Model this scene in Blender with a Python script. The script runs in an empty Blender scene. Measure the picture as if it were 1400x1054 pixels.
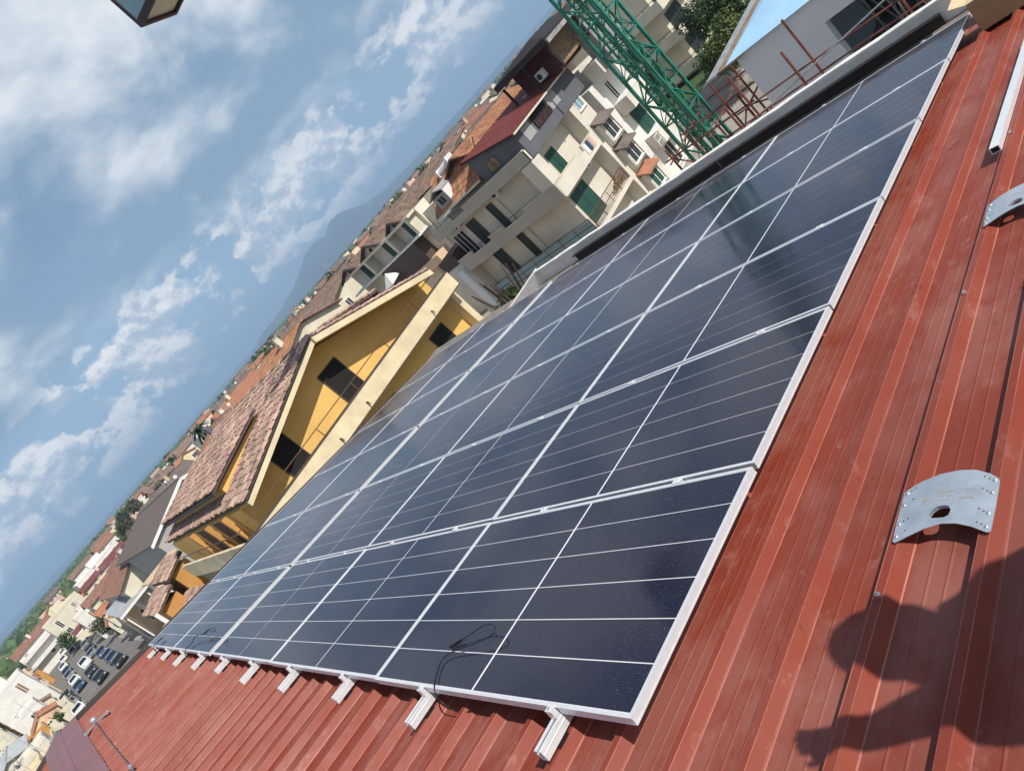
import bpy, bmesh, math, random
from mathutils import Vector, Matrix
R = math.radians
random.seed(7)
SC = bpy.context.scene
COL = SC.collection

# ------------------------------------------------------------------ camera, sky, sun, exposure
cam_d = bpy.data.cameras.new('camera')
cam = bpy.data.objects.new('camera', cam_d)
COL.objects.link(cam)
cam_d.sensor_fit = 'HORIZONTAL'
cam_d.sensor_width = 36.0
cam_d.lens = 24.915
cam_d.clip_start = 0.05
cam_d.clip_end = 40000
cam.matrix_world = Matrix(((0.5534, 0.2661, 0.7893, 1.805),
                           (0.4196, 0.7294, -0.5401, -0.590),
                           (-0.7195, 0.6301, 0.2919, 1.557),
                           (0, 0, 0, 1)))
SC.camera = cam

SUN_AZ, SUN_EL = 80.0, 44.0           # azimuth clockwise from +Y
world = bpy.data.worlds.new('World')
SC.world = world
world.use_nodes = True


def build_world():
    nt = world.node_tree
    nt.nodes.clear()
    L = nt.links.new
    out = nt.nodes.new('ShaderNodeOutputWorld')
    bg = nt.nodes.new('ShaderNodeBackground')
    sky = nt.nodes.new('ShaderNodeTexSky')
    sky.sky_type = 'NISHITA'
    sky.sun_disc = False
    sky.sun_elevation = R(SUN_EL)
    sky.sun_rotation = R(SUN_AZ)
    sky.air_density = 1.0
    sky.dust_density = 0.5
    sky.ozone_density = 3.0
    tc = nt.nodes.new('ShaderNodeTexCoord')
    sep = nt.nodes.new('ShaderNodeSeparateXYZ')
    L(tc.outputs['Generated'], sep.inputs[0])

    def m(op, a, b=None, c=None, clamp=False):
        n = nt.nodes.new('ShaderNodeMath')
        n.operation = op
        n.use_clamp = clamp
        for i, q in enumerate((a, b, c)):
            if q is None:
                continue
            if isinstance(q, (int, float)):
                n.inputs[i].default_value = q
            else:
                L(q, n.inputs[i])
        return n.outputs[0]

    def sm(x, lo, hi):
        n = nt.nodes.new('ShaderNodeMapRange')
        n.interpolation_type = 'SMOOTHSTEP'
        L(x, n.inputs[0])
        n.inputs[1].default_value = lo
        n.inputs[2].default_value = hi
        return n.outputs[0]

    def noise(vec, scale, detail, rough, dist=0.0):
        n = nt.nodes.new('ShaderNodeTexNoise')
        L(vec, n.inputs['Vector'])
        n.inputs['Scale'].default_value = scale
        n.inputs['Detail'].default_value = detail
        n.inputs['Roughness'].default_value = rough
        n.inputs['Distortion'].default_value = dist
        return n.outputs['Fac']

    def comb(x, y, z):
        n = nt.nodes.new('ShaderNodeCombineXYZ')
        for i, q in enumerate((x, y, z)):
            if isinstance(q, (int, float)):
                n.inputs[i].default_value = q
            else:
                L(q, n.inputs[i])
        return n.outputs[0]

    def mix(f, a, b):
        n = nt.nodes.new('ShaderNodeMix')
        n.data_type = 'RGBA'
        L(f, n.inputs[0])
        for i, q in ((6, a), (7, b)):
            if isinstance(q, tuple):
                n.inputs[i].default_value = (*q, 1)
            else:
                L(q, n.inputs[i])
        return n.outputs[2]

    x, y, z = sep.outputs
    zc = m('MAXIMUM', z, 0.0)
    den = m('ADD', zc, 0.34)
    plane = comb(m('DIVIDE', x, den), m('DIVIDE', y, den), 3.7)
    # broken stratocumulus deck with a ragged lower edge
    big = noise(plane, 1.0, 4, 0.50, 0.3)
    det = noise(plane, 2.5, 6, 0.54, 0.3)
    edge = m('ADD', z, m('MULTIPLY', m('SUBTRACT', big, 0.5), 0.16))
    cov = m('ADD', m('MULTIPLY', big, 0.7), m('MULTIPLY', det, 0.5))
    cov = m('SUBTRACT', cov, m('MULTIPLY', sm(z, 0.40, 0.75), 0.27))  # cloud cover thinned overhead, above the view, to lower the sky fill
    hi_mask = m('MULTIPLY', sm(cov, 0.36, 0.56), sm(edge, 0.10, 0.175))
    lum = m('ADD', m('ADD', m('MULTIPLY', det, 0.95), m('MULTIPLY', noise(plane, 5.5, 5, 0.6, 0.2), 0.30)), m('MULTIPLY', sm(edge, 0.13, 0.30), 0.16))
    hi_shade = sm(lum, 0.60, 0.92)
    # cumulus rows near the horizon
    cvec = comb(x, y, m('MULTIPLY', z, 1.5))
    vo = nt.nodes.new('ShaderNodeTexVoronoi')
    vo.feature = 'SMOOTH_F1'
    vo.inputs['Scale'].default_value = 24.0
    vo.inputs['Smoothness'].default_value = 0.3
    vo.inputs['Detail'].default_value = 0.0
    vo.inputs['Roughness'].default_value = 0.5
    L(cvec, vo.inputs['Vector'])
    puff = m('SUBTRACT', 0.60, vo.outputs['Distance'])
    cn = noise(cvec, 7.5, 8, 0.64, 0.1)
    cu = m('ADD', m('MULTIPLY', cn, 1.0), m('MULTIPLY', puff, 0.22))
    row = m('MULTIPLY', sm(z, 0.022, 0.050), m('SUBTRACT', 1.0, sm(z, 0.10, 0.16)))
    cu_mask = sm(m('ADD', cu, m('MULTIPLY', row, 0.13)), 0.59, 0.655)
    cu_mask = m('MULTIPLY', cu_mask, sm(z, 0.010, 0.045))
    cu_mask = m('MULTIPLY', cu_mask, m('SUBTRACT', 1.0, sm(z, 0.13, 0.20)))
    up = comb(x, y, m('ADD', m('MULTIPLY', z, 1.5), 0.020))
    cu_shade = sm(m('SUBTRACT', cn, noise(up, 7.5, 8, 0.64, 0.1)), -0.06, 0.07)
    skyc = nt.nodes.new('ShaderNodeVectorMath')
    skyc.operation = 'SCALE'
    L(sky.outputs[0], skyc.inputs[0])
    skyc.inputs[3].default_value = 0.10
    haze = m('SUBTRACT', 1.0, sm(z, -0.01, 0.26))
    base = mix(m('MULTIPLY', haze, 0.92), skyc.outputs[0], (0.29, 0.47, 0.70))
    cu_col = mix(cu_shade, (0.50, 0.60, 0.74), (1.12, 1.10, 1.08))
    c1 = mix(m('MULTIPLY', cu_mask, 0.94), base, cu_col)
    hi_col = mix(hi_shade, (0.25, 0.38, 0.54), (0.92, 0.96, 0.99))
    c2 = mix(m('MULTIPLY', hi_mask, 0.96), c1, hi_col)
    L(c2, bg.inputs['Color'])
    bg.inputs['Strength'].default_value = 1.0
    L(bg.outputs[0], out.inputs['Surface'])


build_world()
sd = Vector((math.sin(R(SUN_AZ)) * math.cos(R(SUN_EL)), math.cos(R(SUN_AZ)) * math.cos(R(SUN_EL)), math.sin(R(SUN_EL))))
sun_d = bpy.data.lights.new('sun', 'SUN')
sun_d.energy = 5.0
sun_d.angle = R(0.53)
sun_d.color = (1.0, 0.945, 0.86)
sun = bpy.data.objects.new('sun', sun_d)
COL.objects.link(sun)
sun.rotation_euler = sd.to_track_quat('Z', 'Y').to_euler()
sun.location = (30, 5, 40)

SC.render.engine = 'CYCLES'
SC.cycles.max_bounces = 6
SC.cycles.diffuse_bounces = 3
SC.cycles.glossy_bounces = 3
SC.cycles.transparent_max_bounces = 8
SC.cycles.volume_bounces = 0
SC.cycles.use_denoising = True
SC.cycles.use_adaptive_sampling = True
SC.cycles.adaptive_threshold = 0.02
SC.view_settings.view_transform = 'Standard'
SC.view_settings.look = 'None'
SC.view_settings.exposure = 0.0
SC.view_settings.gamma = 1.0

# ------------------------------------------------------------------ helpers
OFF = {}


def reg(o, parent, local):
    if parent is not None:
        o.parent = parent
        OFF[o.name] = OFF.get(parent.name, Vector((0, 0, 0)))


class MB:
    def __init__(s):
        s.v = []
        s.f = []

    def add(s, vs, fs):
        n = len(s.v)
        s.v += [tuple(a) for a in vs]
        s.f += [tuple(i + n for i in f) for f in fs]
        return s

    def box(s, x0, x1, y0, y1, z0, z1):
        x0, x1 = min(x0, x1), max(x0, x1)
        y0, y1 = min(y0, y1), max(y0, y1)
        z0, z1 = min(z0, z1), max(z0, z1)
        return s.add([(x0, y0, z0), (x1, y0, z0), (x1, y1, z0), (x0, y1, z0), (x0, y0, z1), (x1, y0, z1), (x1, y1, z1), (x0, y1, z1)],
                     [(0, 3, 2, 1), (4, 5, 6, 7), (0, 1, 5, 4), (1, 2, 6, 5), (2, 3, 7, 6), (3, 0, 4, 7)])

    def bar(s, a, b, w, h=None, up=(0, 0, 1)):
        a, b = Vector(a), Vector(b)
        h = w if h is None else h
        d = (b - a).normalized()
        u = Vector(up)
        if abs(d.dot(u)) > 0.98:
            u = Vector((1, 0, 0))
        r = d.cross(u).normalized()
        u = r.cross(d).normalized()
        q = [a - r * w / 2 - u * h / 2, a + r * w / 2 - u * h / 2, a + r * w / 2 + u * h / 2, a - r * w / 2 + u * h / 2]
        q += [p + (b - a) for p in q]
        return s.add(q, [(0, 3, 2, 1), (4, 5, 6, 7), (0, 1, 5, 4), (1, 2, 6, 5), (2, 3, 7, 6), (3, 0, 4, 7)])

    def tube(s, pts, r, n=6, r2=None, cap=True):
        pts = [Vector(p) for p in pts]
        N = len(pts)
        vs = []
        prev = None
        for i, p in enumerate(pts):
            d = (pts[min(i + 1, N - 1)] - pts[max(i - 1, 0)]).normalized()
            u = Vector((0, 0, 1)) if prev is None else prev
            if abs(d.dot(u)) > 0.97:
                u = Vector((1, 0, 0))
            a = d.cross(u).normalized()
            b = a.cross(d).normalized()
            prev = b
            rr = r if r2 is None else r + (r2 - r) * i / (N - 1)
            vs += [p + a * rr * math.cos(2 * math.pi * k / n) + b * rr * math.sin(2 * math.pi * k / n) for k in range(n)]
        fs = []
        for i in range(N - 1):
            for k in range(n):
                fs.append((i * n + k, i * n + (k + 1) % n, (i + 1) * n + (k + 1) % n, (i + 1) * n + k))
        if cap:
            fs.append(tuple(range(n - 1, -1, -1)))
            fs.append(tuple((N - 1) * n + k for k in range(n)))
        return s.add(vs, fs)

    def prism(s, poly, axis, a0, a1):
        """poly: 2-D outline; axis 'x' -> poly is (y,z), 'y' -> (x,z), 'z' -> (x,y)"""
        n = len(poly)
        vs = []
        for a in (a0, a1):
            for p, q in poly:
                vs.append((a, p, q) if axis == 'x' else (p, a, q) if axis == 'y' else (p, q, a))
        fs = [tuple(range(n)), tuple(range(2 * n - 1, n - 1, -1))]
        fs += [(i, i + n, (i + 1) % n + n, (i + 1) % n) for i in range(n)]
        return s.add(vs, fs)

    def quadslab(s, a, b, c, d, t):
        a, b, c, d = map(Vector, (a, b, c, d))
        n = (b - a).cross(d - a).normalized()
        vs = [a, b, c, d, a - n * t, b - n * t, c - n * t, d - n * t]
        return s.add(vs, [(0, 1, 2, 3), (7, 6, 5, 4), (0, 4, 5, 1), (1, 5, 6, 2), (2, 6, 7, 3), (3, 7, 4, 0)])

    def sphere(s, c, r, nu=8, nv=6, sq=(1, 1, 1)):
        vs = []
        for j in range(nv + 1):
            t = math.pi * j / nv
            for i in range(nu):
                p = 2 * math.pi * i / nu
                vs.append((c[0] + r * sq[0] * math.sin(t) * math.cos(p), c[1] + r * sq[1] * math.sin(t) * math.sin(p), c[2] + r * sq[2] * math.cos(t)))
        fs = []
        for j in range(nv):
            for i in range(nu):
                fs.append((j * nu + i, (j + 1) * nu + i, (j + 1) * nu + (i + 1) % nu, j * nu + (i + 1) % nu))
        return s.add(vs, fs)

    def build(s, name, mat, parent=None, local=False, smooth=False, fix=True):
        off = Vector((0, 0, 0)) if (local or parent is None) else OFF.get(parent.name, Vector((0, 0, 0)))
        me = bpy.data.meshes.new(name)
        me.from_pydata([(a[0] - off.x, a[1] - off.y, a[2] - off.z) for a in s.v], [], s.f)
        if fix:
            bm = bmesh.new()
            bm.from_mesh(me)
            bmesh.ops.recalc_face_normals(bm, faces=bm.faces)
            bm.to_mesh(me)
            bm.free()
        if smooth:
            for p in me.polygons:
                p.use_smooth = True
        me.materials.append(M[mat] if isinstance(mat, str) else mat)
        o = bpy.data.objects.new(name, me)
        COL.objects.link(o)
        reg(o, parent, local)
        return o


def tag(o, label=None, cat=None, group=None, kind=None):
    if label:
        o['label'] = label
    if cat:
        o['category'] = cat
    if group:
        o['group'] = group
    if kind:
        o['kind'] = kind
    return o


def thing(name, label, cat, loc=(0, 0, 0), rot=(0, 0, 0), group=None):
    o = bpy.data.objects.new(name, None)
    o.empty_display_size = 0.2
    COL.objects.link(o)
    o.location = loc
    o.rotation_euler = rot
    OFF[o.name] = Vector(loc)
    return tag(o, label, cat, group)


def copy_tree(o, parent=None):
    c = o.copy()
    COL.objects.link(c)
    c.parent = parent
    for ch in o.children:
        copy_tree(ch, c)
    return c


def part(parent, name, mat, *boxes):
    b = MB()
    for q in boxes:
        b.box(*q)
    return b.build(name, mat, parent)


# ------------------------------------------------------------------ materials
M = {}
PAN, RIB = -0.152, -0.110


def pm(name, col, rough=0.8, var=0.12, scale=1.5, metal=0.0, spec=0.5, bump=0.0, bscale=40.0, col2=None, island=0.0, coat=0.0, fine=None):
    """procedural principled material: two noise scales vary the base colour, optional bump, optional variation per mesh island"""
    m = bpy.data.materials.new(name)
    m.use_nodes = True
    nt = m.node_tree
    L = nt.links.new
    b = nt.nodes['Principled BSDF']
    b.inputs['Roughness'].default_value = rough
    b.inputs['Metallic'].default_value = metal
    b.inputs['Specular IOR Level'].default_value = spec
    b.inputs['Coat Weight'].default_value = coat
    g = nt.nodes.new('ShaderNodeNewGeometry')
    n1 = nt.nodes.new('ShaderNodeTexNoise')
    n1.inputs['Scale'].default_value = scale
    n1.inputs['Detail'].default_value = 6
    n1.inputs['Roughness'].default_value = 0.62
    L(g.outputs['Position'], n1.inputs['Vector'])
    mr = nt.nodes.new('ShaderNodeMapRange')
    mr.inputs[1].default_value = 0.3
    mr.inputs[2].default_value = 0.7
    L(n1.outputs['Fac'], mr.inputs[0])
    mx = nt.nodes.new('ShaderNodeMix')
    mx.data_type = 'RGBA'
    c2 = col2 if col2 else tuple(max(0.0, c * (1 - 2 * var)) for c in col)
    c1 = col if col2 else tuple(min(1.0, c * (1 + var)) for c in col)
    mx.inputs[6].default_value = (*c2, 1)
    mx.inputs[7].default_value = (*c1, 1)
    L(mr.outputs[0], mx.inputs[0])
    last = mx.outputs[2]
    if island:
        hs = nt.nodes.new('ShaderNodeHueSaturation')
        mr2 = nt.nodes.new('ShaderNodeMapRange')
        L(g.outputs['Random Per Island'], mr2.inputs[0])
        mr2.inputs[3].default_value = 1 - island
        mr2.inputs[4].default_value = 1 + island
        L(mr2.outputs[0], hs.inputs['Value'])
        mr3 = nt.nodes.new('ShaderNodeMapRange')
        ml = nt.nodes.new('ShaderNodeMath')
        ml.operation = 'FRACT'
        ml2 = nt.nodes.new('ShaderNodeMath')
        ml2.operation = 'MULTIPLY'
        ml2.inputs[1].default_value = 7.31
        L(g.outputs['Random Per Island'], ml2.inputs[0])
        L(ml2.outputs[0], ml.inputs[0])
        L(ml.outputs[0], mr3.inputs[0])
        mr3.inputs[3].default_value = 0.5 - island * 0.06
        mr3.inputs[4].default_value = 0.5 + island * 0.06
        L(mr3.outputs[0], hs.inputs['Hue'])
        L(last, hs.inputs['Color'])
        last = hs.outputs[0]
    L(last, b.inputs['Base Color'])
    if bump:
        n2 = nt.nodes.new('ShaderNodeTexNoise')
        n2.inputs['Scale'].default_value = bscale
        n2.inputs['Detail'].default_value = 4
        L(g.outputs['Position'], n2.inputs['Vector'])
        bp = nt.nodes.new('ShaderNodeBump')
        bp.inputs['Strength'].default_value = bump
        bp.inputs['Distance'].default_value = 0.02
        L(n2.outputs['Fac'], bp.inputs['Height'])
        L(bp.outputs[0], b.inputs['Normal'])
    M[name] = m
    return m


pm('plaster_yellow', (0.80, 0.50, 0.15), 0.85, 0.09, 0.55, bump=.15)
pm('plaster_cream', (0.74, 0.62, 0.40), 0.85, 0.10, 1.2, bump=0.15)
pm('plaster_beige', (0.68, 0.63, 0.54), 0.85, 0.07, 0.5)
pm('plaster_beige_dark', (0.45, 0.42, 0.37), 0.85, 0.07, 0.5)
pm('plaster_white', (0.72, 0.70, 0.65), 0.85, 0.07, 0.6)
pm('plaster_ivory', (0.66, 0.61, 0.48), 0.85, 0.08, 0.6)
pm('plaster_grey', (0.34, 0.34, 0.34), 0.85, 0.10, 0.6)
pm('plaster_slate', (0.115, 0.12, 0.14), 0.8, 0.08, 0.6)
pm('plaster_brown', (0.085, 0.06, 0.052), 0.8, 0.1, 0.6)
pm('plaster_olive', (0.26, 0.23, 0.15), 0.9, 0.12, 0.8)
pm('plaster_peach', (0.70, 0.50, 0.33), 0.85, 0.1, 0.5)
pm('plaster_ochre', (0.55, 0.28, 0.08), 0.85, 0.1, 0.5)
pm('plaster_pink', (0.62, 0.42, 0.36), 0.85, 0.1, 0.5)
pm('concrete', (0.36, 0.355, 0.34), 0.9, 0.15, 1.5, bump=0.2)
pm('concrete_dark', (0.13, 0.14, 0.14), 0.9, 0.15, 1.5)
pm('render_grey', (0.74, 0.76, 0.79), 0.85, 0.05, 0.5)
pm('white_paint', (0.78, 0.77, 0.74), 0.6, 0.06, 1.0)
pm('parapet_paint', (0.78, 0.74, 0.68), 0.85, 0.10, 2.5, bump=0.3)
pm('coping_paint', (0.82, 0.79, 0.73), 0.85, 0.12, 6.0, bump=0.5)
pm('tile_pink', (0.42, 0.275, 0.215), 0.9, 0.22, 1.6, island=0.45, bump=0.2)
pm('tile_orange', (0.40, 0.19, 0.10), 0.85, 0.12, 1.2, island=0.25)
pm('tile_brown', (0.24, 0.165, 0.125), 0.9, 0.2, 1.0, island=0.3)
pm('tile_terracotta', (0.30, 0.16, 0.11), 0.9, 0.2, 1.0, island=0.25)
pm('tile_greybrown', (0.17, 0.14, 0.12), 0.9, 0.18, 1.0, island=0.2)
pm('sheet_darkred', (0.20, 0.045, 0.035), 0.5, 0.12, 1.0)
pm('sheet_grey', (0.42, 0.44, 0.45), 0.5, 0.12, 1.0)
pm('sheet_white', (0.74, 0.75, 0.75), 0.5, 0.08, 1.0)
pm('sheet_brown', (0.12, 0.095, 0.085), 0.6, 0.12, 1.0)
pm('sheet_blue', (0.42, 0.68, 0.92), 0.6, 0.06, 0.6)
pm('fascia_brown', (0.06, 0.045, 0.04), 0.6, 0.1, 1.0)
pm('wood_dark', (0.022, 0.018, 0.02), 0.7, 0.2, 2.0)
pm('wood_red', (0.075, 0.018, 0.016), 0.8, 0.15, 1.0)
pm('wood_tan', (0.28, 0.19, 0.11), 0.8, 0.25, 3.0)
pm('wood_grey', (0.30, 0.29, 0.29), 0.8, 0.25, 3.0)
pm('shutter_green', (0.016, 0.075, 0.058), 0.55, 0.1, 2.0)
pm('shutter_dark', (0.022, 0.035, 0.038), 0.55, 0.1, 2.0)
pm('opening_dark', (0.012, 0.011, 0.010), 0.9, 0.1, 1.0)
pm('glass_window', (0.03, 0.04, 0.05), 0.06, 0.1, 0.5, spec=0.6)
pm('glass_blue', (0.22, 0.34, 0.40), 0.08, 0.1, 0.5, spec=0.6)
pm('metal_dark', (0.05, 0.05, 0.055), 0.5, 0.1, 2.0, metal=0.3)
pm('rail_brown', (0.13, 0.06, 0.04), 0.6, 0.15, 4.0)
pm('gutter_metal', (0.09, 0.06, 0.055), 0.45, 0.15, 3.0, metal=0.2)
pm('aluminium', (0.74, 0.75, 0.77), 0.38, 0.04, 30.0, metal=0.25)
pm('aluminium_mill', (0.86, 0.87, 0.88), 0.30, 0.05, 20.0, metal=0.30)
pm('galvanised', (0.52, 0.58, 0.64), 0.42, 0.10, 14.0, metal=0.55)
pm('bolt_steel', (0.78, 0.78, 0.76), 0.22, 0.05, 50.0, metal=0.9)
pm('cable_black', (0.012, 0.012, 0.014), 0.45, 0.1, 20.0)
pm('steel_wire', (0.18, 0.17, 0.17), 0.4, 0.2, 30.0, metal=0.6)
pm('cardboard', (0.30, 0.19, 0.10), 0.85, 0.12, 5.0)
pm('cardboard_pale', (0.62, 0.48, 0.30), 0.85, 0.12, 5.0)
pm('crane_green', (0.020, 0.20, 0.135), 0.45, 0.22, 1.5)
pm('rust_pipe', (0.22, 0.062, 0.045), 0.65, 0.35, 3.0)
pm('zinc_pipe', (0.50, 0.51, 0.50), 0.45, 0.25, 4.0, metal=0.5)
pm('maroon_steel', (0.045, 0.018, 0.022), 0.5, 0.3, 3.0)
pm('asphalt', (0.20, 0.185, 0.17), 0.9, 0.12, 0.25, bump=0.2)
pm('paving', (0.36, 0.33, 0.28), 0.9, 0.2, 0.4)
pm('road_line', (0.72, 0.72, 0.70), 0.8, 0.15, 2.0)
pm('soil', (0.14, 0.125, 0.07), 0.95, 0.25, 0.02)
pm('bark', (0.09, 0.065, 0.045), 0.95, 0.2, 4.0)
pm('leaf_mid', (0.055, 0.105, 0.028), 0.75, 0.3, 0.5, island=0.45)
pm('leaf_dark', (0.030, 0.062, 0.026), 0.75, 0.3, 0.5, island=0.45)
pm('leaf_light', (0.11, 0.16, 0.035), 0.75, 0.3, 0.5, island=0.4)
pm('leaf_olive', (0.075, 0.095, 0.045), 0.75, 0.3, 0.5, island=0.4)
pm('mountain_rock', (0.045, 0.065, 0.06), 1.0, 0.15, 0.002)
pm('car_blue', (0.03, 0.075, 0.17), 0.28, 0.03, 1.0, metal=0.3, coat=0.6)
pm('car_dark', (0.022, 0.024, 0.028), 0.28, 0.03, 1.0, metal=0.2, coat=0.6)
pm('car_white', (0.78, 0.78, 0.77), 0.3, 0.03, 1.0, coat=0.6)
pm('car_grey', (0.28, 0.29, 0.30), 0.3, 0.03, 1.0, metal=0.4, coat=0.6)
pm('car_glass', (0.02, 0.025, 0.03), 0.05, 0.03, 1.0, spec=0.7)
pm('tyre', (0.018, 0.018, 0.018), 0.9, 0.1, 5.0)
pm('lamp_lens', (0.6, 0.6, 0.58), 0.15, 0.03, 5.0)
pm('lamp_red', (0.3, 0.02, 0.02), 0.2, 0.03, 5.0)
pm('fabric_navy', (0.03, 0.035, 0.05), 0.9, 0.15, 6.0)
pm('skin', (0.40, 0.22, 0.15), 0.6, 0.08, 6.0)
pm('hair', (0.02, 0.014, 0.01), 0.7, 0.2, 20.0)
pm('terracotta_pot', (0.36, 0.15, 0.08), 0.9, 0.1, 5.0)


def _mt(nt, op, a, b=None):
    n = nt.nodes.new('ShaderNodeMath')
    n.operation = op
    for i, q in enumerate((a, b)):
        if q is None:
            continue
        if isinstance(q, (int, float)):
            n.inputs[i].default_value = q
        else:
            nt.links.new(q, n.inputs[i])
    return n.outputs[0]


def red_sheet():
    """pre-painted brick red roof sheet: dust film, scuffs and dull patches over the paint"""
    m = bpy.data.materials.new('roof_red')
    m.use_nodes = True
    nt = m.node_tree
    L = nt.links.new
    b = nt.nodes['Principled BSDF']
    tc = nt.nodes.new('ShaderNodeTexCoord')
    geo = nt.nodes.new('ShaderNodeNewGeometry')

    def noise(scale, det, rough, stretch=None, w=0.0):
        mp = nt.nodes.new('ShaderNodeMapping')
        L(geo.outputs['Position'], mp.inputs[0])
        mp.inputs['Location'].default_value = (w, w * 1.7, 0)
        if stretch:
            mp.inputs['Scale'].default_value = stretch
        n = nt.nodes.new('ShaderNodeTexNoise')
        n.inputs['Scale'].default_value = scale
        n.inputs['Detail'].default_value = det
        n.inputs['Roughness'].default_value = rough
        L(mp.outputs[0], n.inputs['Vector'])
        return n.outputs['Fac']

    def ramp(x, lo, hi, a=0.0, c=1.0):
        n = nt.nodes.new('ShaderNodeMapRange')
        n.interpolation_type = 'SMOOTHSTEP'
        L(x, n.inputs[0])
        n.inputs[1].default_value = lo
        n.inputs[2].default_value = hi
        n.inputs[3].default_value = a
        n.inputs[4].default_value = c
        return n.outputs[0]

    def mix(f, a, c):
        n = nt.nodes.new('ShaderNodeMix')
        n.data_type = 'RGBA'
        L(f, n.inputs[0])
        for i, q in ((6, a), (7, c)):
            if isinstance(q, tuple):
                n.inputs[i].default_value = (*q, 1)
            else:
                L(q, n.inputs[i])
        return n.outputs[2]

    sp0 = nt.nodes.new('ShaderNodeSeparateXYZ')
    L(tc.outputs['Object'], sp0.inputs[0])
    pan = ramp(sp0.outputs[2], PAN + 0.004, PAN + 0.010, 1.0, 0.25)
    film0 = ramp(noise(2.6, 10, 0.70, (1.0, 0.5, 1.0)), 0.40, 0.60, 0.05, 1.0)
    fm = nt.nodes.new('ShaderNodeMath')
    fm.operation = 'MULTIPLY'
    L(film0, fm.inputs[0])
    L(pan, fm.inputs[1])
    film = fm.outputs[0]
    c = mix(film, (0.235, 0.043, 0.023), (0.285, 0.100, 0.076))
    scuff = ramp(noise(8.0, 10, 0.78, (1.0, 0.6, 1.0), 3.1), 0.56, 0.66, 0.0, 0.7)
    c = mix(scuff, c, (0.32, 0.135, 0.108))
    dark = ramp(noise(7.0, 7, 0.72, (1.0, 0.4, 1.0), 9.3), 0.61, 0.68, 0.0, 0.85)
    c = mix(dark, c, (0.15, 0.024, 0.017))
    spk = nt.nodes.new('ShaderNodeTexVoronoi')
    spk.inputs['Scale'].default_value = 13
    L(geo.outputs['Position'], spk.inputs['Vector'])
    sp = ramp(spk.outputs['Distance'], 0.014, 0.032, 0.8, 0.0)
    c = mix(sp, c, (0.40, 0.26, 0.20))
    mt = lambda op, a_, b_=None: _mt(nt, op, a_, b_)
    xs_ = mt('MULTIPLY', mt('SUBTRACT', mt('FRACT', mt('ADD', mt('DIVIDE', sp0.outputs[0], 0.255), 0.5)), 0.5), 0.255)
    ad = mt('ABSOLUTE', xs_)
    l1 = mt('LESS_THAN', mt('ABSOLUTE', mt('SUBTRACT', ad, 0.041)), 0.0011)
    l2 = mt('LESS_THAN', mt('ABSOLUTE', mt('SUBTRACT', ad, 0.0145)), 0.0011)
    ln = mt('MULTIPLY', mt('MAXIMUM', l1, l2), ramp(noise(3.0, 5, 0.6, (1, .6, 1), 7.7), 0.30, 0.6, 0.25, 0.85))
    c = mix(ln, c, (0.50, 0.20, 0.15))  # rib-edge highlights painted into the colour, together with crease wear
    blot = ramp(noise(0.9, 5, 0.55, (1.2, 0.5, 1.0), 17.0), 0.50, 0.70, 0.0, 0.45)
    c = mix(blot, c, (0.165, 0.034, 0.022))
    L(c, b.inputs['Base Color'])
    ro = ramp(noise(2.2, 6, 0.65, None, 5.0), 0.3, 0.7, 0.47, 0.60)
    L(ro, b.inputs['Roughness'])
    b.inputs['Specular IOR Level'].default_value = 0.28
    bp = nt.nodes.new('ShaderNodeBump')
    bp.inputs['Strength'].default_value = 0.10
    bp.inputs['Distance'].default_value = 0.01
    L(noise(7.0, 5, 0.6, (1, 0.4, 1), 1.0), bp.inputs['Height'])
    L(bp.outputs[0], b.inputs['Normal'])
    M['roof_red'] = m


red_sheet()
pm('roof_mauve', (0.235, 0.085, 0.085), 0.42, 0.10, 1.4)


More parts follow.
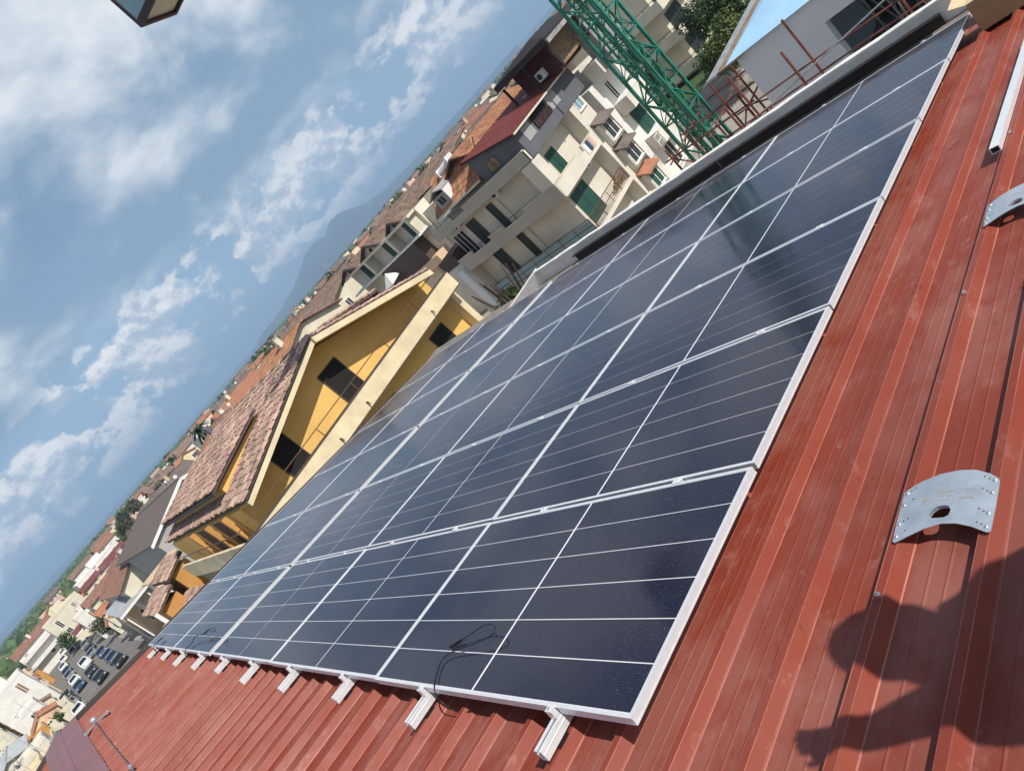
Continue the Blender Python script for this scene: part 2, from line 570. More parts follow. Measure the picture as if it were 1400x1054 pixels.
def cell_material():
    """dark monocrystalline cells behind glass: fine printed fingers along the strip, dust film, droplets"""
    m = bpy.data.materials.new('solar_cells')
    m.use_nodes = True
    nt = m.node_tree
    L = nt.links.new
    b = nt.nodes['Principled BSDF']
    tc = nt.nodes.new('ShaderNodeTexCoord')
    geo = nt.nodes.new('ShaderNodeNewGeometry')
    sep = nt.nodes.new('ShaderNodeSeparateXYZ')
    L(tc.outputs['Object'], sep.inputs[0])
    wv = nt.nodes.new('ShaderNodeMath')
    wv.operation = 'MULTIPLY'
    wv.inputs[1].default_value = 2 * math.pi / 0.0114
    L(sep.outputs[1], wv.inputs[0])
    sn = nt.nodes.new('ShaderNodeMath')
    sn.operation = 'SINE'
    L(wv.outputs[0], sn.inputs[0])
    mr = nt.nodes.new('ShaderNodeMapRange')
    mr.inputs[1].default_value = 0.55
    mr.inputs[2].default_value = 1.0
    L(sn.outputs[0], mr.inputs[0])
    n1 = nt.nodes.new('ShaderNodeTexNoise')
    n1.inputs['Scale'].default_value = 1.4
    n1.inputs['Detail'].default_value = 7
    L(geo.outputs['Position'], n1.inputs['Vector'])
    mx = nt.nodes.new('ShaderNodeMix')
    mx.data_type = 'RGBA'
    mx.inputs[6].default_value = (0.009, 0.011, 0.032, 1)
    mx.inputs[7].default_value = (0.018, 0.020, 0.036, 1)
    L(mr.outputs[0], mx.inputs[0])
    dust = nt.nodes.new('ShaderNodeMapRange')
    dust.inputs[1].default_value = 0.35
    dust.inputs[2].default_value = 0.75
    dust.inputs[3].default_value = 0.006
    dust.inputs[4].default_value = 0.045
    L(n1.outputs['Fac'], dust.inputs[0])
    spk = nt.nodes.new('ShaderNodeTexVoronoi')
    spk.inputs['Scale'].default_value = 22
    L(geo.outputs['Position'], spk.inputs['Vector'])
    sr = nt.nodes.new('ShaderNodeMapRange')
    sr.inputs[1].default_value = 0.03
    sr.inputs[2].default_value = 0.06
    sr.inputs[3].default_value = 0.30
    sr.inputs[4].default_value = 0.0
    L(spk.outputs['Distance'], sr.inputs[0])
    mxx = nt.nodes.new('ShaderNodeMath')
    mxx.operation = 'MAXIMUM'
    L(dust.outputs[0], mxx.inputs[0])
    L(sr.outputs[0], mxx.inputs[1])
    n3 = nt.nodes.new('ShaderNodeTexNoise')
    n3.inputs['Scale'].default_value = 95
    n3.inputs['Detail'].default_value = 3
    L(geo.outputs['Position'], n3.inputs['Vector'])
    g3 = nt.nodes.new('ShaderNodeMapRange')
    g3.inputs[1].default_value = 0.50
    g3.inputs[2].default_value = 0.72
    g3.inputs[3].default_value = 0.0
    g3.inputs[4].default_value = 0.065
    L(n3.outputs['Fac'], g3.inputs[0])
    mx3 = nt.nodes.new('ShaderNodeMath')
    mx3.operation = 'MAXIMUM'
    L(mxx.outputs[0], mx3.inputs[0])
    L(g3.outputs[0], mx3.inputs[1])
    rg = nt.nodes.new('ShaderNodeMapRange')
    rg.inputs[1].default_value = 0.3
    rg.inputs[2].default_value = 0.7
    rg.inputs[3].default_value = 0.07
    rg.inputs[4].default_value = 0.17
    L(n1.outputs['Fac'], rg.inputs[0])
    L(rg.outputs[0], b.inputs['Roughness'])
    m2 = nt.nodes.new('ShaderNodeMix')
    m2.data_type = 'RGBA'
    L(mx3.outputs[0], m2.inputs[0])
    L(mx.outputs[2], m2.inputs[6])
    m2.inputs[7].default_value = (0.50, 0.49, 0.50, 1)
    L(m2.outputs[2], b.inputs['Base Color'])
    b.inputs['IOR'].default_value = 1.45
    b.inputs['Specular IOR Level'].default_value = 0.28
    M['solar_cells'] = m


cell_material()
pm('backsheet_white', (0.86, 0.87, 0.90), 0.12, 0.03, 2.0)
# ------------------------------------------------------------------ the roof we stand on
SL = 8.977
GZ = -12.6                                      # street level
ROT = (-R(SL), 0, 0)
cs, sn_ = math.cos(R(SL)), math.sin(R(SL))


def RP(x, u, n):
    """roof plane coordinates (x right, u down the slope, n out of the panel plane) -> world"""
    return Vector((x, u * cs + n * sn_, -u * sn_ + n * cs))


home = thing('roof_building', 'building with brick red ribbed metal roof carrying the solar panels', 'building', (0, 0, GZ))


def sheet_profile():
    p = []
    w, t = 0.082, 0.030
    for k in range(4):
        c = k * 0.255
        p += [(c - w / 2, PAN), (c - t / 2, RIB), (c + t / 2, RIB), (c + w / 2, PAN)]
        for f in (0.36, 0.66):
            xx = c + w / 2 + (0.255 - w) * f
            p += [(xx - 0.006, PAN), (xx, PAN + 0.0022), (xx + 0.006, PAN)]
    e = 0.003
    c = 4 * 0.255
    p += [(c - w / 2, PAN), (c - t / 2 - 0.002, RIB + e), (c + t / 2 + 0.002, RIB + e), (c + w / 2 + 0.001, PAN + e)]
    return p


def make_sheet():
    prof = sheet_profile()
    b = MB()
    n = len(prof)
    ys = [-1.5, 1.3, 4.1, 7.05]
    for y in ys:
        b.v += [(x, y, z) for x, z in prof]
    for j in range(len(ys) - 1):
        for i in range(n - 1):
            b.f.append((j * n + i, j * n + i + 1, (j + 1) * n + i + 1, (j + 1) * n + i))
    return b


X_OVER = 0.609
sh0 = None
k = 0
xs = [X_OVER - 1.02 * i for i in range(-5, 12)]
for x in xs:
    if sh0 is None:
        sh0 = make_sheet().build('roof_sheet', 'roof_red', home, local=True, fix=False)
        o = sh0
    else:
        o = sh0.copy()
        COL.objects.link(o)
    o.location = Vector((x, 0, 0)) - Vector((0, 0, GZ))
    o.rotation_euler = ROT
rid = RP(0, -1.5, 0)
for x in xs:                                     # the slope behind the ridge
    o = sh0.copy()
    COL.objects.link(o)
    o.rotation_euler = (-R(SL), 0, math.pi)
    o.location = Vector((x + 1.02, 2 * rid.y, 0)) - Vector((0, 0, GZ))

# ridge flashing: folded mauve sheet lapping over the ribs
prof = [(-1.20, -0.104), (-1.205, -0.1025), (-1.43, -0.097), (-1.445, -0.085), (-1.525, -0.085), (-1.54, -0.098)]
b = MB()
poly = [(RP(0, u, n).y, RP(0, u, n).z) for u, n in prof]
back = [(2 * rid.y - y, z) for y, z in reversed(poly[:2])]
b.prism(poly + back + [(rid.y, rid.z - 0.10)], 'x', -11.17, 5.7)
b.build('ridge_flashing', 'roof_mauve', home)
for sgn in (1, -1):
    b = MB()
    for u0, u1 in ((-1.56, 7.06),):
        a, c = RP(0, u0, -0.100), RP(0, u1, -0.100)
        q = [a, c, c - Vector((0, 0, 0.26)), a - Vector((0, 0, 0.26))]
        if sgn < 0:
            q = [Vector((0, 2 * rid.y - p.y, p.z)) for p in q]
        b.prism([(p.y, p.z) for p in q], 'x', -11.190, -11.172)
    b.build('verge_trim', 'fascia_brown', home)
# walls
wl = [(7.30, GZ), (7.30, -1.50), (rid.y, rid.z - 0.36), (2 * rid.y - 7.0, -1.50), (2 * rid.y - 7.0, GZ)]
MB().prism(wl, 'x', -11.0, 5.6).build('wall', 'plaster_white', home)

# parapet at the foot of the slope with an uneven coping, gutter in front of it
A, B_, C_ = Vector((0.20, 7.40, 0)), Vector((-6.90, 7.41, 0)), Vector((-8.30, 6.95, 0))
b = MB()
d = (B_ - A).normalized()
nn = Vector((d.y, -d.x, 0)) * -1
nn = Vector((0, 1, 0))
b.add([A + Vector((0, 0, -1.9)), B_ + Vector((0, 0, -1.9)), B_ + nn * .10 + Vector((-.1, 0, -1.9)), A + nn * .10 + Vector((0, 0, -1.9)),
       A + Vector((0, 0, -1.025)), B_ + Vector((0, 0, -1.025)), B_ + nn * .10 + Vector((-.1, 0, -1.025)), A + nn * .10 + Vector((0, 0, -1.025))],
      [(0, 3, 2, 1), (4, 5, 6, 7), (0, 1, 5, 4), (1, 2, 6, 5), (2, 3, 7, 6), (3, 0, 4, 7)])
par = b.build('parapet', 'parapet_paint', home)
b = MB()
rng = random.Random(3)
N = 46
ring = []
for i in range(N + 1):
    p = A.lerp(B_, i / N)
    j = lambda s: rng.uniform(-s, s)
    ring.append([p + Vector((0, -0.006 + j(.004), -1.035)), p + Vector((0, -0.005 + j(.004), -1.008 + j(.006))), p + Vector((0, 0.03, -1.0 + j(.005))), p + Vector((0, .075, -1.005 + j(.005))), p + Vector((0, .106, -1.035))])
for i in range(N):
    for q in range(4):
        b.add([ring[i][q], ring[i + 1][q], ring[i + 1][q + 1], ring[i][q + 1]], [(0, 1, 2, 3)])
b.build('coping', 'coping_paint', par, smooth=True)
b = MB()
B2, C2 = B_ + Vector((-.003, 0, 0)), C_
off = Vector((-.09, .17, 0))
b.add([B2 + Vector((0, 0, -1.9)), C2 + Vector((0, 0, -1.9)), C2 + off + Vector((0, 0, -1.9)), B2 + off + Vector((0, 0, -1.9)),
       B2 + Vector((0, 0, -1.003)), C2 + Vector((0, 0, -1.36)), C2 + off + Vector((0, 0, -1.36)), B2 + off + Vector((0, 0, -1.003))],
      [(0, 3, 2, 1), (4, 5, 6, 7), (0, 1, 5, 4), (1, 2, 6, 5), (2, 3, 7, 6), (3, 0, 4, 7)])
b.build('sloped_return', 'coping_paint', home)
pm('gutter_tan', (0.24, 0.20, 0.16), 0.5, 0.2, 5.0)
b = MB()
g0, g1 = RP(0, 7.04, -0.162), RP(0, 7.04, -0.18)
b.prism([(g0.y, g0.z), (g0.y + .02, g0.z - .05), (g0.y + .16, g0.z - .05), (g0.y + .18, g0.z + .02), (g0.y + .62, g0.z + .02), (g0.y + .62, g0.z - .4), (g0.y, g0.z - .4)], 'x', -11.0, 5.5)
b.build('gutter', 'gutter_tan', home)
b = MB()
b.box(0.215, 0.62, 7.33, 7.62, -1.75, -1.10)
b.box(0.50, 0.95, 7.25, 7.55, -1.75, -1.19)
b.build('concrete_stub', 'concrete', home)

# screws with saddle washers on the overlap ribs
sc0 = None
for x, u in [(0.609, 0.545), (0.609, 2.145), (0.609, 3.77), (0.609, 5.3), (0.609, -0.9), (1.629, 1.1), (-0.411, -0.75), (-2.451, -0.70), (-4.491, -0.80), (-6.531, -0.62), (-8.571, -0.55), (-9.591, -0.7)]:
    if sc0 is None:
        b = MB()
        b.box(-.014, .014, -.016, .016, RIB - .014, RIB + .004)
        sc0 = b.build('screw_saddle', 'roof_red', home, local=True)
        b = MB()
        b.tube([(0, 0, RIB + .003), (0, 0, RIB + .010)], .0085, 8)
        b.tube([(0, 0, RIB + .010), (0, 0, RIB + .017)], .0052, 6)
        b.build('screw', 'bolt_steel', sc0, local=True)
        o = sc0
    else:
        o = copy_tree(sc0, home)
    o.location = RP(x, u, 0) - Vector((0, 0, GZ))
    o.rotation_euler = ROT

# ------------------------------------------------------------------ solar panels
PW, PS, PT = 1.985, 1.134, 0.035
PITCH = 1.154
V0 = [0.0, 1.998, 3.990, 6.135, 8.150]
LIP = 0.015


def make_panel():
    root = thing('photovoltaic_module', 'x', 'solar panel', (0, 0, 0), ROT)
    b = MB()
    g = 0.0018                                     # glass sits just below the frame lip
    for (x0, x1, y0, y1) in ((-PW, 0, 0, LIP), (-PW, 0, PS - LIP, PS), (-PW, -PW + LIP, LIP, PS - LIP), (-LIP, 0, LIP, PS - LIP)):
        b.box(x0, x1, y0, y1, -PT, 0)
    # drawn groove along the outer sides
    for (x0, x1, y0, y1) in ((-PW, 0, -.0012, 0), (0, .0012, 0, PS)):
        b.box(x0, x1, y0, y1, -PT, -PT + .006)
        b.box(x0, x1, y0, y1, -.004, 0)
    b.build('frame', 'aluminium', root, local=True)
    b = MB()
    b.box(-PW + LIP, -LIP, LIP, PS - LIP, -.010, -g - .001)
    b.build('backsheet', 'backsheet_white', root, local=True)
    mg, gap, mid = 0.004, 0.0050, 0.015
    h = (PS - 2 * LIP - 2 * mg - 5 * gap) / 6
    w = (PW - 2 * LIP - 2 * mg - mid) / 2
    first = None
    for i in range(2):
        for j in range(6):
            x = -LIP - mg - i * (w + mid)
            y = LIP + mg + j * (h + gap)
            if first is None:
                bb = MB()
                bb.box(-w, 0, 0, h, -.0022, 0)
                first = bb.build('cell_strip', 'solar_cells', root, local=True)
                o = first
            else:
                o = first.copy()
                COL.objects.link(o)
            o.location = (x, y, -g + .0004)
    return root


ROWN = ['front', 'second', 'third', 'fourth', 'fifth', 'farthest']
COLN = ['rightmost', 'second from right', 'middle', 'second from left', 'leftmost']
panel0 = make_panel()
rng = random.Random(11)
for c in range(5):
    for r in range(6):
        o = panel0 if (c == 0 and r == 0) else copy_tree(panel0)
        du = 0.0 if (c, r) == (0, 0) else rng.uniform(-.004, .004) + (0.010 if c in (1, 2) else 0.004)
        o.location = RP(-V0[c], r * PITCH + du, rng.uniform(-.0015, .0015))
        o.rotation_euler = (ROT[0] + R(rng.uniform(-.05, .05)), R(rng.uniform(-.05, .05)), 0)
        tag(o, f'dark solar panel, {ROWN[r]} row counted from the cables, {COLN[c]} column', 'solar panel', 'solar panels on the red roof')

# ------------------------------------------------------------------ mounting rails with clamps
ORD = ['first', 'second', 'third', 'fourth', 'fifth', 'sixth', 'seventh', 'eighth', 'ninth', 'tenth']
RT, RH, RW = -0.0375, 0.047, 0.042


def make_rail(y0, y1):
    b = MB()
    t = .003
    b.box(-RW / 2, -RW / 2 + t, y0, y1, RT - RH, RT)
    b.box(RW / 2 - t, RW / 2, y0, y1, RT - RH, RT)
    b.box(-RW / 2 + t, RW / 2 - t, y0, y1, RT - RH, RT - RH + t)
    b.box(-RW / 2 + t, -.006, y0, y1, RT - t, RT)
    b.box(.006, RW / 2 - t, y0, y1, RT - t, RT)
    b.box(-.006, .006, y0, y1, RT - .016, RT - .013)
    b.box(RW / 2, RW / 2 + .002, y0, y1, RT - .020, RT - .017)
    return b


def clamp_end(root, y, s):
    b = MB()
    b.box(-.019, .019, y, y + s * .022, RT + .0005, .0035)
    b.box(-.019, .019, y - s * .009, y, .0005, .0035)
    e = b.build('end_clamp', 'aluminium_mill', root, local=True)
    b = MB()
    b.tube([(0, y + s * .011, .0035), (0, y + s * .011, .0085)], .0065, 8)
    b.build('bolt', 'bolt_steel', e, local=True)
    return e


for i in range(10):
    x = -(0.411 + 1.02 * i)
    root = thing('mounting_rail', f'{ORD[i]} bright aluminium rail from the right, poking out under the front panels', 'rail', RP(x, 0, 0), ROT, 'rails under the solar panels')
    e0 = -0.150 + (0.02 if i % 3 == 2 else 0) - (0.012 if i % 3 == 1 else 0)
    make_rail(e0, 6.98).build('rail_profile', 'aluminium_mill', root, local=True)
    clamp_end(root, -.0035, -1)
    ft = None
    for y in (-.06, .9, 1.9, 2.9, 3.9, 4.9, 5.9, 6.8):
        if ft is None:
            ft = MB().box(-.016, .016, -.03, .03, RIB + .001, RT - RH - .0005).build('rail_foot', 'cable_black', root, local=True)
            o = ft
        else:
            o = ft.copy()
            COL.objects.link(o)
        o.location = (0, y, 0)
    clamp_end(root, 6 * PITCH - .012, 1)
    mc = None
    for r in range(1, 6):
        y = r * PITCH - .007
        if mc is None:
            b = MB()
            b.box(-.025, .025, -.020, .020, .0016, .0042)
            b.box(-.025, .025, -.005, .005, RT, .0016)
            mc = b.build('mid_clamp', 'aluminium_mill', root, local=True)
            bb = MB()
            bb.tube([(0, 0, .0042), (0, 0, .008)], .006, 8)
            bb.build('bolt', 'bolt_steel', mc, local=True)
            o = mc
        else:
            o = copy_tree(mc, root)
        o.location = (0, y, 0)

# ------------------------------------------------------------------ loose cables with connectors
def smooth_path(pts, n=8):
    out = []
    P = [Vector(p) for p in pts]
    for i in range(len(P) - 1):
        p0, p1, p2, p3 = P[max(i - 1, 0)], P[i], P[i + 1], P[min(i + 2, len(P) - 1)]
        for k in range(n):
            t = k / n
            out.append(0.5 * ((2 * p1) + (p2 - p0) * t + (2 * p0 - 5 * p1 + 4 * p2 - p3) * t * t + (3 * p1 - p0 - 3 * p2 + p3) * t ** 3))
    out.append(P[-1])
    return out


def cable(label, pts, r=.0032):
    base = RP(pts[0][0], pts[0][1], pts[0][2])
    root = thing('solar_cable', label, 'cable', base, (0, 0, 0), 'loose panel cables')
    w = [RP(*p) for p in pts]
    MB().tube(smooth_path(w), r, 6).build('wire', 'cable_black', root, smooth=True)
    d = (w[-1] - w[-2]).normalized()
    b = MB()
    b.tube([w[-1] - d * .035, w[-1] + d * .02], .008, 8)
    b.tube([w[-1] + d * .02, w[-1] + d * .045], .0062, 8)
    b.tube([w[-1] - d * .05, w[-1] - d * .035], .0055, 8)
    b.build('connector', 'cable_black', root)
    return root


cable('thin black cable loop with plug lying on the front right solar panel',
      [(-1.05, .10, -.06), (-1.10, .02, -.11), (-1.179, -.025, -.12), (-1.267, -.030, -.06), (-1.29, -.006, .006), (-1.37, .09, .010), (-1.385, .150, .014), (-1.315, .187, .020), (-1.175, .216, .030), (-1.055, .254, .040), (-1.02, .284, .045), (-1.075, .318, .045), (-1.165, .319, .038), (-1.255, .284, .024), (-1.305, .26, .018), (-1.365, .234, .012)])
cable('thin black cable loop on the front solar panel second from left',
      [(-7.30, .10, -.07), (-7.31, -.02, -.09), (-7.28, -.03, -.03), (-7.25, .0, .012), (-7.2, .083, .02), (-7.19, .135, .04), (-7.102, .167, .05), (-6.828, .183, .06), (-6.63, .226, .08), (-6.431, .239, .09), (-6.25, .217, .09), (-6.287, .197, .08), (-6.664, .234, .06), (-6.826, .2, .05)], .0045)
cable('short black cable stub on the front left corner solar panel',
      [(-9.56, .10, -.07), (-9.57, -.02, -.09), (-9.54, -.03, -.02), (-9.50, .0, .012), (-9.42, .03, .02), (-9.36, .06, .03), (-9.33, .09, .03)], .006)

# ------------------------------------------------------------------ perforated galvanised plates bridging two ribs
PL_OUT = [(0.627, 0.72), (0.623, 0.787), (0.621, 0.881), (0.62, 0.932), (0.648, 0.952), (0.675, 0.965), (0.727, 0.981), (0.788, 0.985), (0.834, 0.978), (0.874, 0.957), (0.897, 0.937), (0.903, 0.922), (0.904, 0.824), (0.903, 0.729), (0.899, 0.722), (0.893, 0.721), (0.852, 0.744), (0.811, 0.759), (0.77, 0.763), (0.722, 0.751), (0.679, 0.732), (0.651, 0.719), (0.635, 0.713)]
PL_HOLE = [(0.727, 0.805), (0.733, 0.823), (0.746, 0.836), (0.762, 0.838), (0.779, 0.834), (0.788, 0.816), (0.785, 0.795), (0.772, 0.787), (0.736, 0.79)]
PL_BOLT = [(0.633, 0.921), (0.633, 0.871), (0.634, 0.789), (0.635, 0.737), (0.89, 0.927), (0.889, 0.876), (0.889, 0.794), (0.89, 0.742)]
PL_DOT = [(0.659, 0.941), (0.646, 0.931), (0.66, 0.89), (0.66, 0.807), (0.647, 0.799), (0.661, 0.756), (0.862, 0.945), (0.876, 0.935), (0.863, 0.894), (0.876, 0.884), (0.864, 0.812), (0.877, 0.802), (0.865, 0.76), (0.877, 0.752)]
PO = (0.762, 0.85)


def plate_z(x):
    return -0.0755 + 0.012 * max(0.0, 1 - ((x - PO[0]) / 0.142) ** 2)


def make_plate(label, du=0.0):
    root = thing('steel_plate', label, 'metal plate', RP(PO[0] - .017, PO[1] + .027 + du * 1.0164, -.108), ROT, 'curved galvanised plates on the roof')
    bm = bmesh.new()
    def loop(pts, z):
        vs = [bm.verts.new((x - PO[0], y - PO[1], z)) for x, y in pts]
        return [bm.edges.new((vs[i], vs[(i + 1) % len(vs)])) for i in range(len(vs))]
    es = loop(PL_OUT, 0) + loop(PL_HOLE, 0)
    bmesh.ops.triangle_fill(bm, use_beauty=True, use_dissolve=False, edges=es)
    bmesh.ops.subdivide_edges(bm, edges=bm.edges[:], cuts=2)
    bmesh.ops.triangulate(bm, faces=bm.faces[:])
    for v in bm.verts:
        v.co.z = plate_z(v.co.x + PO[0]) + .083
    r = bmesh.ops.extrude_face_region(bm, geom=bm.faces[:])
    for g in r['geom']:
        if isinstance(g, bmesh.types.BMVert):
            g.co.z -= .0025
    bmesh.ops.recalc_face_normals(bm, faces=bm.faces)
    me = bpy.data.meshes.new('plate_body')
    bm.to_mesh(me)
    bm.free()
    me.materials.append(M['galvanised'])
    o = bpy.data.objects.new('plate_body', me)
    COL.objects.link(o)
    reg(o, root, True)
    # folded lip along the upper arc
    b = MB()
    up = [q for q in PL_OUT if q[1] > .95]
    for p, q in zip(up[:-1], up[1:]):
        a = Vector((p[0] - PO[0], p[1] - PO[1], plate_z(p[0]) + .083))
        c = Vector((q[0] - PO[0], q[1] - PO[1], plate_z(q[0]) + .083))
        dn = Vector((0, .003, -.016))
        b.add([a, c, c + dn, a + dn], [(0, 1, 2, 3)])
    b.build('folded_lip', 'galvanised', root, local=True, fix=False)
    # raised collar round the opening
    b = MB()
    n = len(PL_HOLE)
    ctr = Vector((sum(p[0] for p in PL_HOLE) / n, sum(p[1] for p in PL_HOLE) / n, 0))
    for i in range(n):
        p, q = PL_HOLE[i], PL_HOLE[(i + 1) % n]
        a = Vector((p[0] - PO[0], p[1] - PO[1], plate_z(p[0]) + .083))
        c = Vector((q[0] - PO[0], q[1] - PO[1], plate_z(q[0]) + .083))
        b.add([a, c, c + Vector((0, 0, -.012)), a + Vector((0, 0, -.012))], [(0, 1, 2, 3)])
    b.build('opening_collar', 'galvanised', root, local=True, fix=False)
    first = None
    for x, y in PL_BOLT:
        if first is None:
            b = MB()
            b.sphere((0, 0, 0), .0068, 10, 6, (1, 1, .55))
            first = b.build('rivet', 'bolt_steel', root, local=True, smooth=True)
            o = first
        else:
            o = first.copy()
            COL.objects.link(o)
        o.location = (x - PO[0], y - PO[1], plate_z(x) + .0838)
    first = None
    for x, y in PL_DOT:
        if first is None:
            b = MB()
            b.tube([(0, 0, -.001), (0, 0, .0006)], .0026, 8)
            first = b.build('punched_hole', 'opening_dark', root, local=True)
            o = first
        else:
            o = first.copy()
            COL.objects.link(o)
        o.location = (x - PO[0], y - PO[1], plate_z(x) + .083)
    # faint printed block: rows of tiny ochre characters
    b = MB()
    rr = random.Random(5)
    for (x0, x1, y, hh) in ((.734, .787, .897, .0075), (.741, .757, .878, .006), (.766, .781, .878, .006), (.750, .775, .861, .004), (.696, .711, .873, .013), (.804, .844, .863, .0025), (.813, .845, .896, .0022), (.806, .842, .857, .0022)):
        x = x0
        while x < x1:
            w = rr.uniform(.0018, .0038)
            b.box(x - PO[0], x + w * .8 - PO[0], y - hh / 2 - PO[1], y + hh / 2 * rr.uniform(.3, 1) - PO[1], plate_z(x) + .0832, plate_z(x) + .0836)
            x += w * 1.25
    b.build('printed_mark', pm('print_ochre', (0.42, 0.34, 0.26), 0.7) if 'print_ochre' not in M else 'print_ochre', root, local=True)
    return root


make_plate('curved galvanised plate with rivets and oval opening, nearest to the person\'s shadow')
make_plate('curved galvanised plate at the right edge, below the loose aluminium bar', 1.925)

# loose aluminium bar
root = thing('aluminium_bar', 'loose aluminium bar lying on the red roof at the right edge', 'bar', RP(0.562, 3.57, RIB + .002), ROT)
b = MB()
t = .003
for q in ((-.024, .024, 0, 1.9, .038 - t, .038), (-.024, .024, 0, 1.9, 0, t), (-.024, -.024 + t, 0, 1.9, t, .038 - t), (.024 - t, .024, 0, 1.9, t, .038 - t)):
    b.box(*q)
b.build('bar_profile', 'aluminium_mill', root, local=True)
b = MB()
b.box(-.020, .020, .02, .03, .004, .034)
b.build('hollow_shade', 'opening_dark', root, local=True)  # dark block standing in for the shade inside the hollow end

# cardboard box at the far right corner
root = thing('cardboard_box', 'brown cardboard box at the far right corner of the roof', 'box', RP(0.40, 6.50, RIB), (-R(SL), 0, R(4)))
b = MB()
b.box(-.30, .30, -.02, .38, 0, .26)
b.build('carton', 'cardboard', root, local=True)
b = MB()
b.quadslab((-.30, -.02, .262), (.30, -.02, .262), (.30, .18, .275), (-.30, .18, .275), .004)
b.quadslab((-.30, .19, .275), (.30, .19, .275), (.30, .38, .262), (-.30, .38, .262), .004)
b.quadslab((-.302, -.02, .262), (-.302, .38, .262), (-.42, .38, .31), (-.42, -.02, .31), .004)
b.build('flap', 'cardboard_pale', root, local=True)

pm('channel_black', (0.022, 0.018, 0.020), 0.5, 0.2, 3.0)
# dark channels leaning against the parapet
for lab, t0, t1 in (('dark brown metal channel along the parapet, shorter left one', .865, .462), ('dark brown metal channel along the parapet, longer right one', .458, .075)):
    p, q = A.lerp(B_, t0), A.lerp(B_, t1)
    root = thing('metal_channel', lab, 'profile', (p.x, p.y - .09, -1.36), (0, 0, 0), 'channels along the parapet')
    o1, o2 = Vector((0, -.075, -1.215)), Vector((0, -.075, -1.33))
    b = MB()
    b.bar(p + Vector((0, -.035, -1.185)), q + Vector((0, -.035, -1.185)), .012, .15)
    b.bar(p + Vector((0, -.07, -1.112)), q + Vector((0, -.07, -1.112)), .075, .010)
    b.bar(p + Vector((0, -.085, -1.262)), q + Vector((0, -.085, -1.262)), .11, .010)
    b.build('channel_profile', 'channel_black', root)

# life line along the ridge
root = thing('lifeline_anchor', 'grey steel lifeline anchor with four prongs beside the mauve ridge flashing', 'anchor', RP(-9.10, -1.05, RIB), ROT)
b = MB()
for ya, yb in ((.0, .18), (.0, -.18)):
    for xx in (-.09, .09):
        b.bar((0, 0, .012), (xx, yb * .9, .008), .022, .006)
b.bar((-.09, .16, .008), (.09, .16, .008), .02, .005)
b.bar((-.09, -.16, .008), (.09, -.16, .008), .02, .005)
b.build('base_bracket', 'galvanised', root, local=True)
b = MB()
b.tube([(0, 0, .01), (0, 0, .05)], .035, 10)
b.sphere((0, 0, .06), .042, 10, 6)
b.build('anchor_head', 'galvanised', root, local=True, smooth=True)
wp = [RP(-9.07, -1.05, -.055), RP(-8.4, -1.06, -.08), RP(-6.7, -1.065, -.087), RP(-5.6, -1.06, -.075), RP(-4.3, -1.065, -.083), RP(-2.0, -1.065, -.055)]
root = thing('lifeline_cable', 'thin steel lifeline cable running along the roof ridge from the anchor', 'cable', tuple(wp[0]))
MB().tube(wp, .006, 6).build('wire_rope', 'steel_wire', root)
b = MB()
b.tube([RP(-5.66, -1.060, -.077), RP(-5.52, -1.060, -.073)], .018, 8)
b.tube([RP(-5.60, -1.060, -.110), RP(-5.60, -1.060, -.070)], .022, 8)
b.build('wire_clamp', 'bolt_steel', root)
# ------------------------------------------------------------------ building helpers
def face_box(b, face, pl, a0, a1, z0, z1, d0, d1):
    """box on a vertical facade: face '+x' / '-y' / '+y', a = coordinate along it, d = distance out of the wall"""
    if face == '+x':
        b.box(pl + d0, pl + d1, a0, a1, z0, z1)
    elif face == '-x':
        b.box(pl - d1, pl - d0, a0, a1, z0, z1)
    elif face == '-y':
        b.box(a0, a1, pl - d1, pl - d0, z0, z1)
    else:
        b.box(a0, a1, pl + d0, pl + d1, z0, z1)
    return b


def window(parent, face, pl, a0, a1, z0, z1, frame='white_paint', pane='glass_window', bars=1, fw=.07, sill=True, name='window'):
    b = MB()
    e = .05
    face_box(b, face, pl, a0, a1, z1 - fw, z1, 0, e)
    face_box(b, face, pl, a0, a1, z0, z0 + fw, 0, e)
    face_box(b, face, pl, a0, a0 + fw, z0 + fw, z1 - fw, 0, e)
    face_box(b, face, pl, a1 - fw, a1, z0 + fw, z1 - fw, 0, e)
    for i in range(bars):
        c = a0 + (a1 - a0) * (i + 1) / (bars + 1)
        face_box(b, face, pl, c - fw * .4, c + fw * .4, z0 + fw, z1 - fw, 0, e * .9)
    f = b.build(name, frame, parent)
    b = MB()
    face_box(b, face, pl, a0 + fw, a1 - fw, z0 + fw, z1 - fw, .002, .018)
    b.build('pane', pane, f)
    if sill:
        b = MB()
        face_box(b, face, pl, a0 - .08, a1 + .08, z0 - .06, z0 - .003, 0, .12)
        b.build('sill', 'white_paint', f)
    return f


